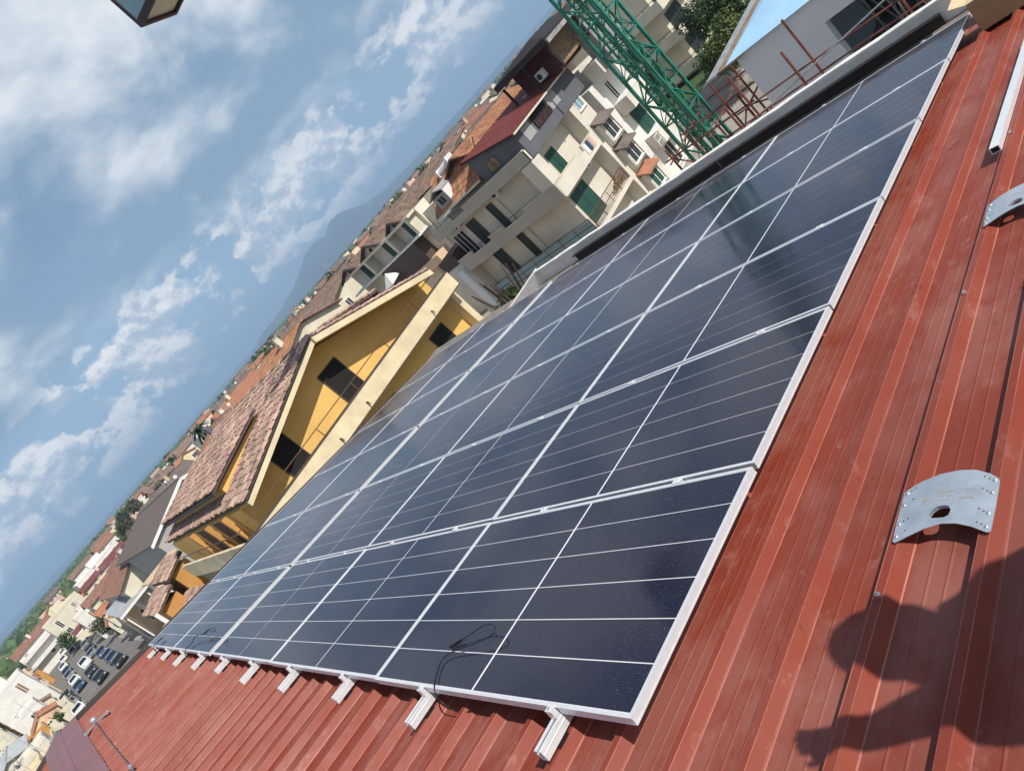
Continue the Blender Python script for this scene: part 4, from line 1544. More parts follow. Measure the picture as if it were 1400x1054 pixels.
# ------------------------------------------------------------------ house under construction across the side street
CB = thing('unfinished_building', 'grey unfinished building with pale blue roof sheet behind the parapet', 'building', (-2, 27, GZ))
bx0, by0, bz = -8.1, 19.7, -2.98
b = MB()
ox0, ox1, oz0, oz1 = bx0 + 2.35, bx0 + 5.0, -5.6, -3.75
b.box(bx0, ox0, by0, by0 + .35, GZ, bz - .06)
b.box(ox1 + 3.2, bx0 + 16, by0, by0 + .35, GZ, bz - .06)
b.box(ox0, ox1 + 3.2, by0, by0 + .35, oz1, bz - .06)
b.box(ox0, ox1 + 3.2, by0, by0 + .35, GZ, oz0 - 1.6)
b.build('wall', 'render_grey', CB)
part(CB, 'wall', 'render_grey', (bx0, bx0 + .35, by0 + .352, by0 + 13, GZ, bz - .06))
part(CB, 'wall', 'concrete_dark', (bx0 + .36, bx0 + 16, by0 + 9, by0 + 9.3, GZ, bz - .06))
part(CB, 'partition_wall', 'concrete', (ox1 + .9, ox1 + 3.1, by0 + 1.4, by0 + 1.7, GZ, bz - .3))
part(CB, 'floor_slab', 'concrete', (bx0 + .36, bx0 + 16, by0 + .36, by0 + 9, oz0 - 1.9, oz0 - 1.65))
b = MB()
b.add([(bx0 - .25, by0 - .25, bz), (bx0 + 16, by0 - .25, bz), (bx0 + 16, by0 + 13.3, bz), (bx0 - .25, by0 + 13.3, bz),
       (bx0 + 1.2, by0 + 1.0, bz + .55), (bx0 + 15, by0 + 1.0, bz + .55), (bx0 + 15, by0 + 12, bz + .55), (bx0 + 1.2, by0 + 12, bz + .55)],
      [(0, 1, 5, 4), (1, 2, 6, 5), (2, 3, 7, 6), (3, 0, 4, 7), (0, 3, 2, 1), (4, 5, 6, 7)])
b.build('roof_membrane', 'sheet_blue', CB)
b = MB()
b.box(bx0 - .55, bx0 + .35, by0 - .3, by0 + 13.4, bz - .055, bz - .005)
b.build('eave_board', 'wood_tan', CB)
b = MB()
b.box(bx0 - .95, bx0 - .56, by0 - .3, by0 + 13.4, bz - .08, bz - .02)
b.build('eave_gutter', 'zinc_pipe', CB)
rr = random.Random(9)
b = MB()
for i in range(26):
    x = ox0 + rr.uniform(.1, 2.6)
    y = by0 + rr.uniform(1.5, 7)
    b.bar((x, y, oz0 - 1.6), (x + rr.uniform(-.8, .8), y + rr.uniform(-.5, .5), oz1 - rr.uniform(0, .6)), .05)
tag(b.build('prop_stack', 'zinc_pipe', CB), kind='stuff')

# ------------------------------------------------------------------ scaffold
SF = thing('scaffold', 'rusty tube scaffold in front of the grey unfinished building', 'scaffold', (-6, 19, GZ))
rr = random.Random(4)
sy = (by0 - 1.9, by0 - .7)
post_x = [bx0 - .1, bx0 + 1.9, bx0 + 4.6, bx0 + 7.0]
for i, x in enumerate(post_x):
    for j, y in enumerate(sy):
        top = bz + (-.5, -.2, .6, .5)[i] + .35 * j
        MB().tube([(x, y, GZ), (x + rr.uniform(-.06, .06), y, top)], .034, 6).build('standard', 'rust_pipe', SF)
for z in (-4.2, -6.2, -8.2):
    for y in sy:
        MB().tube([(post_x[0] - .5, y - .05, z), (post_x[-1] + .5, y - .05, z + .05)], .026, 6).build('ledger', 'rust_pipe', SF)
for (a, c) in (((post_x[0], sy[0], -4.3), (post_x[2], sy[0], -3.6)), ((post_x[0], sy[0], -7.4), (post_x[1], sy[0], -5.2)), ((post_x[1], sy[0], -6.4), (post_x[3], sy[0], -3.5)), ((post_x[0], sy[0], -5.8), (post_x[2], sy[0], -5.1))):
    MB().tube([a, c], .022, 6).build('brace', 'zinc_pipe', SF)
SF2 = thing('scaffold', 'brown tube scaffold tower between the crane and the grey unfinished building', 'scaffold', (-12, 24, GZ))
fx, fy = [-13.0, -11.2, -9.7], [21.6, 23.4, 25.4]
for i, x in enumerate(fx):
    for j, y in enumerate(fy):
        MB().tube([(x, y, GZ), (x + rr.uniform(-.05, .05), y + rr.uniform(-.05, .05), -3.9 - .5 * ((i * 2 + j) % 3) - (.6 if i == 0 else 0))], .04, 6).build('standard', 'rust_pipe', SF2)
for z in (-4.9, -6.7, -8.6, -10.4):
    for y in fy:
        MB().tube([(fx[0] - .3, y, z), (fx[-1] + .3, y, z)], .032, 6).build('ledger', 'rust_pipe', SF2)
    for x in fx:
        MB().tube([(x, fy[0] - .3, z - .08), (x, fy[-1] + .4, z - .08)], .032, 6).build('transom', 'rust_pipe', SF2)
    for (a, c) in (((fx[0], fy[0], z), (fx[1], fy[0], z - 1.8)), ((fx[1], fy[0], z - 1.8), (fx[2], fy[0], z)), ((fx[2], fy[0], z), (fx[2], fy[2], z - 1.8))):
        MB().tube([a, c], .028, 6).build('brace', 'rust_pipe' if z > -8 else 'zinc_pipe', SF2)

# ------------------------------------------------------------------ tower crane
KX, KY, KS = -13.4, 24.7, 0.60                         # mast axis, half width
KR = thing('tower_crane', 'green lattice tower crane mast rising between the apartment blocks', 'crane', (KX, KY, GZ))
KTOP = 24.0
for sx in (-1, 1):
    for sy_ in (-1, 1):
        b = MB()
        b.bar((KX + sx * KS, KY + sy_ * KS, GZ), (KX + sx * KS, KY + sy_ * KS, KTOP), .11)
        b.build('chord', 'crane_green', KR)
h = 1.16
nb = int((KTOP - GZ) / h)
faces = {'front_lattice': lambda t: (KX - KS + 2 * KS * t, KY - KS), 'back_lattice': lambda t: (KX - KS + 2 * KS * t, KY + KS), 'left_lattice': lambda t: (KX - KS, KY - KS + 2 * KS * t), 'right_lattice': lambda t: (KX + KS, KY - KS + 2 * KS * t)}
for nme, fn in faces.items():
    b = MB()
    for i in range(nb):
        z0 = GZ + i * h
        p0, p1 = fn(0), fn(1)
        b.bar((*p0, z0), (*p1, z0), .055)
        if i % 2 == 0:
            b.bar((*p0, z0), (*p1, z0 + h), .05)
        else:
            b.bar((*p1, z0), (*p0, z0 + h), .05)
        mid = fn(.5)
        b.bar((*mid, z0 + h * .5), (*(p0 if i % 2 else p1), z0 + .02), .03)
    b.build('lattice', 'crane_green', KR)
# inner telescoping section, ladder
b = MB()
for sx in (-1, 1):
    for sy_ in (-1, 1):
        b.bar((KX + sx * .30, KY + sy_ * .30, GZ), (KX + sx * .30, KY + sy_ * .30, KTOP - 2), .075)
for i in range(int((KTOP - 2 - GZ) / .8)):
    z = GZ + i * .8
    b.bar((KX - .3, KY - .3, z), (KX + .3, KY - .3, z + .8), .035)
    b.bar((KX + .3, KY - .3, z), (KX + .3, KY + .3, z + .8), .035)
    b.bar((KX - .3, KY - .3, z), (KX - .3, KY + .3, z), .04)
b.build('inner_mast', 'crane_green', KR)
b = MB()
for sx in (-.18, .18):
    b.bar((KX + .05 + sx, KY + .42, GZ), (KX + .05 + sx, KY + .42, KTOP - 2), .04)
for i in range(int((KTOP - 2 - GZ) / .35)):
    z = GZ + i * .35
    b.bar((KX - .13, KY + .42, z), (KX + .23, KY + .42, z), .025)
b.build('ladder', 'crane_green', KR)
# slewing head, jib and counter-jib
JD = Vector((-0.50, -0.866, 0))
JD = (Vector((-16.6, 13.2, 0)) - Vector((KX, KY, 0))).normalized()
JR = Vector((JD.y, -JD.x, 0))
P0 = Vector((KX, KY, KTOP))
b = MB()
b.box(KX - .9, KX + .9, KY - .9, KY + .9, KTOP, KTOP + .8)
b.build('slewing_ring', 'crane_green', KR)
b = MB()
n = 16
for i in range(n):
    a0, a1 = P0 + JD * (1.5 * i + .5) + Vector((0, 0, .9)), P0 + JD * (1.5 * (i + 1) + .5) + Vector((0, 0, .9))
    tp = lambda p: p + Vector((0, 0, 1.0))
    for s in (-.5, .5):
        b.bar(a0 + JR * s, a1 + JR * s, .08)
        b.bar(a0 + JR * s, tp((a0 + a1) / 2), .04)
        b.bar(a1 + JR * s, tp((a0 + a1) / 2), .04)
    b.bar(a0 + JR * .5, a0 - JR * .5, .05)
    if i:
        b.bar(tp((a0 + a1) / 2), tp((a0 + a1) / 2 - JD * 1.5), .08)
b.build('jib', 'crane_green', KR)
b = MB()
for s in (-.5, .5):
    b.bar(P0 + JR * s + Vector((0, 0, .9)), P0 + JR * s - JD * 8 + Vector((0, 0, .9)), .14)
b.build('counter_jib', 'crane_green', KR)
b = MB()
c = P0 - JD * 7 + Vector((0, 0, .2))
b.bar(c - JR * .6, c + JR * .6, 1.6, 1.4)
b.build('counterweight', 'concrete', KR)

# ------------------------------------------------------------------ skip hanging from the jib (dark box at the top left)
C0 = Vector((1.805, -.59, 1.557))
def polar(az, D):
    return Vector((C0.x + D * math.sin(R(az)), C0.y + D * math.cos(R(az)), 0))
hp = polar(-51.0, 22.4)
hz = C0.z + 21.5 * math.tan(R(19.6))
SK = thing('hanging_skip', 'dark maroon steel skip hanging against the clouds at the top left', 'skip', (hp.x, hp.y, hz))
sx_, sy2, sh = .82, .82, 1.9
ang = R(18)
ca, sa = math.cos(ang), math.sin(ang)
def sk(x, y, z):
    return (hp.x + x * ca - y * sa, hp.y + x * sa + y * ca, hz + z)
def skbox(b, x0, x1, y0, y1, z0, z1):
    vs = [sk(*q) for q in ((x0, y0, z0), (x1, y0, z0), (x1, y1, z0), (x0, y1, z0), (x0, y0, z1), (x1, y0, z1), (x1, y1, z1), (x0, y1, z1))]
    return b.add(vs, [(0, 3, 2, 1), (4, 5, 6, 7), (0, 1, 5, 4), (1, 2, 6, 5), (2, 3, 7, 6), (3, 0, 4, 7)])
b = MB()
for (x0, x1, y0, y1) in ((-sx_, sx_, -sy2, -sy2 + .12), (-sx_, sx_, sy2 - .12, sy2), (-sx_, -sx_ + .12, -sy2 + .12, sy2 - .12), (sx_ - .12, sx_, -sy2 + .12, sy2 - .12)):
    skbox(b, x0, x1, y0, y1, -.02, .16)
    skbox(b, x0, x1, y0, y1, sh - .12, sh)
for x in (-sx_, sx_ - .1):
    for y in (-sy2, sy2 - .1):
        skbox(b, x, x + .1, y, y + .1, .16, sh - .12)
b.build('skip_frame', 'maroon_steel', SK)
b = MB()
skbox(b, -sx_ + .12, sx_ - .12, -sy2 + .12, sy2 - .12, .06, .10)
b.build('skip_floor', 'plaster_ivory', SK)
b = MB()
skbox(b, sx_ - .04, sx_ - .02, -sy2 + .1, sy2 - .1, .16, sh - .12)
skbox(b, -sx_ + .1, sx_ - .1, -sy2 + .02, -sy2 + .04, .16, sh - .12)
b.build('skip_side', 'glass_blue', SK)
b = MB()
hook = Vector((hp.x, hp.y, hz + 3.0))
for x in (-sx_ + .05, sx_ - .05):
    for y in (-sy2 + .05, sy2 - .05):
        b.tube([sk(x, y, sh), hook], .015, 5)
b.tube([hook, (hp.x, hp.y, KTOP + .85)], .02, 5)
b.build('sling', 'steel_wire', SK)
# ------------------------------------------------------------------ ground, streets, car park
def sheet(name, mat, x0, x1, y0, y1, z, kind='structure'):
    b = MB()
    b.add([(x0, y0, z), (x1, y0, z), (x1, y1, z), (x0, y1, z)], [(0, 1, 2, 3)])
    return tag(b.build(name, mat, fix=False), kind=kind)


def ground_material():
    m = bpy.data.materials.new('ground_mix')
    m.use_nodes = True
    nt = m.node_tree
    L = nt.links.new
    bs = nt.nodes['Principled BSDF']
    bs.inputs['Roughness'].default_value = 0.95
    g = nt.nodes.new('ShaderNodeNewGeometry')
    v = nt.nodes.new('ShaderNodeTexVoronoi')
    v.inputs['Scale'].default_value = 0.012
    L(g.outputs['Position'], v.inputs['Vector'])
    n = nt.nodes.new('ShaderNodeTexNoise')
    n.inputs['Scale'].default_value = 0.03
    n.inputs['Detail'].default_value = 8
    L(g.outputs['Position'], n.inputs['Vector'])
    rp = nt.nodes.new('ShaderNodeValToRGB')
    e = rp.color_ramp.elements
    e[0].position, e[0].color = 0.0, (0.045, 0.075, 0.025, 1)
    e[1].position, e[1].color = 1.0, (0.17, 0.15, 0.08, 1)
    for p, c in ((0.3, (0.075, 0.115, 0.035, 1)), (0.55, (0.11, 0.14, 0.05, 1)), (0.8, (0.06, 0.085, 0.035, 1))):
        q = e.new(p)
        q.color = c
    sp = nt.nodes.new('ShaderNodeSeparateColor')
    L(v.outputs['Color'], sp.inputs[0])
    L(sp.outputs[0], rp.inputs[0])
    mx = nt.nodes.new('ShaderNodeMix')
    mx.data_type = 'RGBA'
    mx.blend_type = 'MULTIPLY'
    mx.inputs[0].default_value = 0.6
    L(rp.outputs[0], mx.inputs[6])
    L(n.outputs['Color'], mx.inputs[7])
    L(mx.outputs[2], bs.inputs['Base Color'])
    M['ground_mix'] = m


ground_material()
b = MB()
NR, RAD = 48, 16000
b.v = [(0, 0, GZ)] + [(RAD * math.cos(2 * math.pi * i / NR), RAD * math.sin(2 * math.pi * i / NR), GZ) for i in range(NR)]
b.f = [(0, 1 + i, 1 + (i + 1) % NR) for i in range(NR)]
tag(b.build('ground', 'ground_mix', fix=False), kind='structure')
sheet('street', 'asphalt', -23.2, -11.6, -120, 160, GZ + .004)
sheet('cross_street', 'asphalt', -70, 60, 8.2, 18.2, GZ + .008)
sheet('yard_paving', 'paving', -60, -23.2, -30, 60, GZ + .012)
sheet('building_site', 'paving', -32, 30, 18.4, 82, GZ + .016)
sheet('town_paving', 'paving', -330, -60.2, -60, 120, GZ + .016)
sheet('car_park', 'asphalt', -262, -92, -6.5, 5.2, GZ + .022)
b = MB()
for i in range(18):
    x = -250 + 9 * i
    b.add([(x, -6.0, GZ + .028), (x + .15, -6.0, GZ + .028), (x + .15, -2.2, GZ + .028), (x, -2.2, GZ + .028)], [(0, 1, 2, 3)])
tag(b.build('parking_lines', 'road_line', fix=False), kind='structure')

# ------------------------------------------------------------------ generic houses
def gable_house(name, label, x, y, w, d, h, rise, wall, roof, axis='x', group=None, win=True, over=.5, cat='house', real_tiles=False, chim=True, seed=0, wface=('+x', '-y'), flat=False, wfr='white_paint'):
    """x,y = centre, w = size in x, d = size in y, h = eave height, rise of the ridge; ridge along `axis`"""
    t = thing(name, label, cat, (x, y, GZ), (0, 0, 0), group)
    x0, x1, y0, y1 = x - w / 2, x + w / 2, y - d / 2, y + d / 2
    ze, zr = GZ + h, GZ + h + rise
    rr = random.Random(seed + int(abs(x * 7 + y * 13)))
    if flat:
        part(t, 'wall', wall, (x0, x1, y0, y1, GZ, ze))
        q = .18
        b = MB()
        for bb in ((x0 - .05, x1 + .05, y0 - .05, y0 + q), (x0 - .05, x1 + .05, y1 - q, y1 + .05), (x0 - .05, x0 + q, y0 + q, y1 - q), (x1 - q, x1 + .05, y0 + q, y1 - q)):
            b.box(*bb, ze + .002, ze + .55)
        b.build('roof_parapet', wall, t)
        part(t, 'roof_deck', roof, (x0 + q, x1 - q, y0 + q, y1 - q, ze + .003, ze + .06))
        if chim:
            part(t, 'stair_head', wall, (x - w * .2, x + w * .05, y - d * .1, y + d * .2, ze + .06, ze + 2.0))
    else:
        if axis == 'x':
            MB().prism([(y0, GZ), (y1, GZ), (y1, ze), (y, zr - .12), (y0, ze)], 'x', x0, x1).build('wall', wall, t)
            for sg in (-1, 1):
                e = Vector((x1 + over, y + sg * (d / 2 + over), ze - rise * over / (d / 2) + .06))
                up = Vector((0, -sg * (d / 2 + over), rise + rise * over / (d / 2)))
                if real_tiles:
                    tiles(t, 'roof_slope', roof, e, Vector((-(w + 2 * over), 0, 0)), up, .3, .5, rr.randint(0, 999))
                else:
                    corrugated(t, 'roof_slope', roof, e, Vector((-(w + 2 * over), 0, 0)), up, .55, .05, .12)
            ridge_caps(t, (x0 - over, y, zr + .06), (x1 + over, y, zr + .06), roof, .14, 1.2)
        else:
            MB().prism([(x0, GZ), (x1, GZ), (x1, ze), (x, zr - .12), (x0, ze)], 'y', y0, y1).build('wall', wall, t)
            for sg in (-1, 1):
                e = Vector((x + sg * (w / 2 + over), y0 - over, ze - rise * over / (w / 2) + .06))
                up = Vector((-sg * (w / 2 + over), 0, rise + rise * over / (w / 2)))
                if real_tiles:
                    tiles(t, 'roof_slope', roof, e, Vector((0, d + 2 * over, 0)), up, .3, .5, rr.randint(0, 999))
                else:
                    corrugated(t, 'roof_slope', roof, e, Vector((0, d + 2 * over, 0)), up, .55, .05, .12)
            ridge_caps(t, (x, y0 - over, zr + .06), (x, y1 + over, zr + .06), roof, .14, 1.2)
        if chim:
            cx, cy = x + rr.uniform(-.3, .3) * w, y + rr.uniform(-.15, .15) * d
            c = part(t, 'chimney', wall, (cx - .3, cx + .3, cy - .3, cy + .3, ze + rise * .3, zr + .8))
            part(c, 'chimney_cap', 'concrete', (cx - .38, cx + .38, cy - .38, cy + .38, zr + .802, zr + .92))
    if x > -190 and rr.random() < .55:
        ax_, ay_ = x + w * rr.uniform(-.3, .3), y + d * rr.uniform(-.3, .3)
        zt_ = (ze if flat else ze + rise * .5)
        b = MB()
        hh = rr.uniform(1.6, 2.8) + rise * .5
        b.bar((ax_, ay_, zt_), (ax_, ay_, zt_ + hh), .05)
        b.bar((ax_ - .1, ay_ - .7, zt_ + hh * .92), (ax_ + .1, ay_ + .7, zt_ + hh * .92), .03)
        for q in range(6):
            yy = -.6 + q * .24
            b.bar((ax_ - .35, ay_ + yy, zt_ + hh * .92), (ax_ + .35, ay_ + yy, zt_ + hh * .92), .02)
        b.build('tv_antenna', 'zinc_pipe', t)
        if rr.random() < .4:
            b = MB()
            b.sphere((ax_ + .6, ay_ + .5, zt_ + .9), .26, 10, 6, (.35, 1, 1))
            b.bar((ax_ + .55, ay_ + .5, zt_ - .2), (ax_ + .55, ay_ + .5, zt_ + .8), .05)
            b.build('satellite_dish', 'white_paint', t)
    if win:
        fl = max(1, int(h / 3.0))
        for f in wface:
            L_ = d if f in ('+x', '-x') else w
            n = max(1, int(L_ / 3.4))
            for k in range(fl):
                zb = GZ + h - 3.0 * (k + 1) + 1.0
                for i in range(n):
                    if rr.random() < .18:
                        continue
                    c = (y0 if f in ('+x', '-x') else x0) + L_ * (i + .5) / n
                    pl = {'+x': x1, '-x': x0, '-y': y0, '+y': y1}[f]
                    ww = rr.choice((.9, 1.1, 1.3))
                    tall = rr.random() < .3
                    window(t, f, pl, c - ww / 2, c + ww / 2, zb - (.9 if tall else 0), zb + 1.35, wfr, rr.choice(('glass_window', 'glass_window', 'shutter_dark', 'shutter_green', 'wood_tan')), 1, .09, not tall)
    return t


# houses seen along the left edge of the roof
gable_house('corrugated_roof_house', 'house with long grey-brown corrugated roof and grey gable left of the yellow house', -91, 17.1, 30, 12.6, 9.54, 1.94, 'plaster_grey', 'sheet_brown', 'x', chim=False, win=False, over=.35)
t = bpy.data.objects['corrugated_roof_house']
for sg in (-1, 1):
    b = MB()
    b.quadslab((-75.55, 17.1, -1.06), (-75.55, 17.1 + sg * 6.75, -3.16), (-75.55, 17.1 + sg * 6.75, -3.46), (-75.55, 17.1, -1.38), .1)
    b.build('rake_board', 'white_paint', t)
part(t, 'porch_wall', 'plaster_ivory', (-75.9, -72.5, 7.4, 10.6, GZ, -4.9))
part(t, 'porch_slab', 'plaster_peach', (-76, -72.2, 7.1, 10.9, -4.898, -4.75))
window(t, '+x', -72.5, 8.8, 10.2, -7.2, -5.5, 'metal_dark', 'shutter_dark', 2)
window(t, '+x', -76.0, 13.2, 14.4, -5.9, -4.6, 'white_paint', 'glass_window', 1)
gable_house('terracotta_house', 'house with worn terracotta roof left of the grey gable', -112, 12.6, 26, 9.6, 7.5, 2.1, 'plaster_ivory', 'tile_terracotta', 'x', real_tiles=True)
gable_house('long_white_building', 'long white building with flat roof beyond the terracotta roofs', -244, 22, 14, 15, 8.4, 0, 'plaster_white', 'sheet_white', flat=True, seed=4)
gable_house('red_strip_building', 'low cream building with narrow dark red sheet roof', -202, 18.5, 10, 13, 7.4, .9, 'plaster_ivory', 'sheet_darkred', 'y', seed=3)
gable_house('low_red_roof_house', 'low house with long brownish red roof next to the courtyard tables', -152, 13.0, 9, 11.5, 6.8, 1.0, 'plaster_ivory', 'tile_terracotta', 'y', seed=6)
cp = thing('carport', 'carport with ribbed grey-white sheet roof among the ochre houses', 'carport', (-102, 9.4, GZ))
corrugated(cp, 'carport_roof', 'sheet_grey', (-97, 5.2, -6.9), (0, 7.6, 0), (-9.5, 0, 1.1), .35, .04, .06)
for x in (-97.4, -106):
    for y in (5.5, 9, 12.5):
        part(cp, 'carport_post', 'white_paint', (x - .08, x + .08, y - .08, y + .08, GZ, -7.0))
part(cp, 'carport_edge', 'white_paint', (-97, -96.85, 5.1, 12.9, -7.15, -6.86))
gable_house('ochre_house', 'ochre walled house beside the grey carport', -86, 10.2, 7, 3.6, 4.8, 0, 'plaster_ochre', 'plaster_peach', flat=True, seed=8, chim=False)
gable_house('peach_house', 'small peach house with flat terrace next to the car park', -108, 7.8, 6, 2.8, 4.4, 0, 'plaster_peach', 'concrete', flat=True, chim=False, seed=5)
gable_house('orange_shed', 'narrow shed with bright orange tiled roof near the car park', -121, 7.9, 5, 3.0, 5.0, .8, 'plaster_peach', 'tile_orange', 'x', real_tiles=True, chim=False)
gable_house('white_terrace_house', 'small peach terrace house with grey flat roof just left of the panels', -66, 3.6, 4, 2.6, 4.4, 0, 'plaster_peach', 'sheet_grey', flat=True, chim=False, seed=2)
gable_house('flat_grey_house', 'grey flat roofed house with dark roof units by the trees', -205, 6.2, 12, 9.5, 8.6, 0, 'plaster_ivory', 'concrete', flat=True, seed=1)
gable_house('broad_hip_house', 'large white balcony house with broad terracotta roof at the left edge', -233, -1.2, 12, 11.5, 8.2, 1.5, 'plaster_white', 'tile_terracotta', 'y', seed=12)
t = bpy.data.objects['broad_hip_house']
for z in (-9.2, -6.6):
    part(t, 'balcony', 'plaster_white', (-227, -225.3, -6.6, 3.6, z, z + 1.0))
gable_house('white_villa', 'white villa with stepped terraces at the lower left edge', -152, -9.4, 10, 7.0, 8.6, 0, 'plaster_white', 'plaster_ivory', flat=True, seed=21, wface=('+x', '+y'))
gable_house('white_villa', 'lower white annex with roof terrace beside the white villa', -138, -9.3, 6, 3.2, 4.6, 0, 'plaster_white', 'plaster_ivory', flat=True, seed=22, chim=False, wface=('+x', '+y'))
gable_house('orange_roof_villa', 'ivory house with orange tiled roof at the very left edge', -150, -16.4, 8, 5.5, 8.0, 1.4, 'plaster_ivory', 'tile_orange', 'x', real_tiles=True, seed=23, wface=('+x', '+y'))
gable_house('grey_roof_house', 'cream house with long grey sheet roof below the white villa', -113, -12.6, 12, 3.4, 4.2, .7, 'plaster_ivory', 'sheet_grey', 'x', chim=False, seed=24, wface=('+x', '+y'))
gable_house('cream_house', 'cream house behind the ridge flashing with brown canopies', -92, -11.0, 5, 3.2, 3.4, 0, 'plaster_cream', 'concrete', flat=True, chim=False, seed=25, wface=('+x', '+y'))
gable_house('green_shed', 'small dark green shed roof behind the roof verge', -86, -6.6, 4, 2.4, 3.6, .7, 'shutter_dark', 'shutter_green', 'x', chim=False, win=False)
# walled courtyards with pavers between the villas
for i, (x0, x1, y0, y1, wm, lab) in enumerate(((-133, -122, -13, -5.2, 'plaster_ivory', 'ivory garden wall round the courtyard below the white villa'), (-160, -143, -9.0, -6.9, 'plaster_beige', 'beige wall between the white villa and the parked cars'), (-118, -97, -8.9, -7.0, 'plaster_ivory', 'pale wall beside the car park nearest to the roof'))):
    w = thing('garden_wall', lab, 'wall', ((x0 + x1) / 2, (y0 + y1) / 2, GZ))
    for q in ((x0, x1, y0, y0 + .25), (x0, x1, y1 - .25, y1), (x0, x0 + .25, y0 + .25, y1 - .25), (x1 - .25, x1, y0 + .25, y1 - .25)):
        part(w, 'wall_run', wm, (*q, GZ, GZ + 2.1))
    cols = ('paving', 'plaster_peach', 'plaster_brown', 'plaster_white', 'concrete', 'wood_tan')
    for k in range(3):
        xa = x0 + .3 + (x1 - x0 - .6) * k / 3
        sheet('courtyard_paving', cols[(i * 2 + k) % 6], xa, xa + (x1 - x0 - .6) / 3 - .1, y0 + .3, y1 - .3, GZ + .034)
# red lorry canopy
lw = thing('market_awning', 'dark red awning with white edge beside the car park', 'awning', (-186, 4.9, GZ))
b = MB()
b.quadslab((-184, 3.2, GZ + 3.2), (-184, 6.6, GZ + 3.2), (-188, 6.6, GZ + 4.2), (-188, 3.2, GZ + 4.2), .1)
b.build('awning_cloth', 'sheet_darkred', lw)
part(lw, 'awning_edge', 'white_paint', (-184, -183.85, 3.1, 6.7, GZ + 2.9, GZ + 3.25))
for y in (3.3, 6.5):
    part(lw, 'awning_post', 'white_paint', (-184.1, -183.98, y - .06, y + .06, GZ, GZ + 2.9))
# houses behind the yellow house and towards the mountain
specs = [
    ('brown_roof_house', 'house with dark brown sheet side wall and orange roof behind the yellow ridge', -84, 27.5, 12, 9, 10.2, 1.6, 'plaster_slate', 'tile_orange', 'x'),
    ('white_loft_house', 'white house with small square window behind the pink tile roof', -98, 31.5, 8, 8, 10.6, 1.2, 'plaster_white', 'tile_terracotta', 'x'),
    ('orange_ridge_house', 'house with bright orange ribbed roof above the yellow gable', -70, 33.0, 13, 9, 11.2, 1.5, 'plaster_ivory', 'tile_orange', 'x'),
    ('brown_tile_house', 'house with broad dull brown tile roof right of the yellow apex', -82, 47, 22, 12, 11.0, 1.9, 'plaster_ivory', 'tile_brown', 'x'),
    ('grey_gable_house', 'grey house with brown gable left of the twin gable house', -98, 52, 16, 12, 10.8, 2.0, 'plaster_grey', 'tile_greybrown', 'x'),
    ('long_tile_house', 'long brown tiled roof running towards the horizon behind the twin gables', -60, 60, 26, 12, 10.7, 1.7, 'plaster_ivory', 'tile_brown', 'x'),
    ('white_wall_house', 'white house with brown roof just below the mountain', -120, 70, 14, 12, 10.4, 1.8, 'plaster_white', 'tile_brown', 'y'),
    ('pink_house', 'pink house among the far roofs beside the slate attic', -86, 92, 12, 11, 11.2, 1.6, 'plaster_pink', 'tile_terracotta', 'y'),
    ('cream_town_house', 'cream house with terracotta roof right of the mountain', -70, 104, 13, 11, 11.4, 1.7, 'plaster_cream', 'tile_terracotta', 'x'),
    ('ivory_town_house', 'ivory house with orange roof between the palm and the mountain', -130, 47, 14, 11, 10.4, 1.7, 'plaster_ivory', 'tile_orange', 'y'),
]
for (nm, lab, x, y, w, d, h, rise, wm, rm, ax) in specs:
    near = math.hypot(x, y) < 110
    gable_house(nm, lab, x, y, w, d, h, rise, wm, rm, ax, real_tiles=near and rm.startswith('tile'), seed=int(-x))

# scattered town behind
rng = random.Random(42)
placed = [(-91, 17, 18), (-112, 13, 16), (-244, 22, 12), (-202, 18, 10), (-152, 13, 9), (-102, 9, 8), (-205, 6, 9), (-233, -1, 10), (-152, -9, 8), (-150, -16, 7), (-113, -12.6, 7), (-138, -9.3, 4), (-177, -1, 90 if 0 else 10), (-56, 46, 14), (-33, 40, 12), (-38, 74, 14), (-32, 12, 14), (-8, 28, 14)] + [(q[2], q[3], max(q[5], q[6]) * .8) for q in specs]
WALLS = [('plaster_white', 'white'), ('plaster_ivory', 'ivory'), ('plaster_peach', 'peach'), ('plaster_beige', 'beige'), ('plaster_cream', 'cream'), ('plaster_pink', 'pink')]
ROOFS = [('tile_terracotta', 'terracotta'), ('tile_brown', 'brown'), ('tile_brown', 'brown'), ('tile_orange', 'orange'), ('tile_greybrown', 'grey-brown'), ('sheet_grey', 'grey flat'), ('sheet_grey', 'grey flat')]
cnt = 0
tries = 0
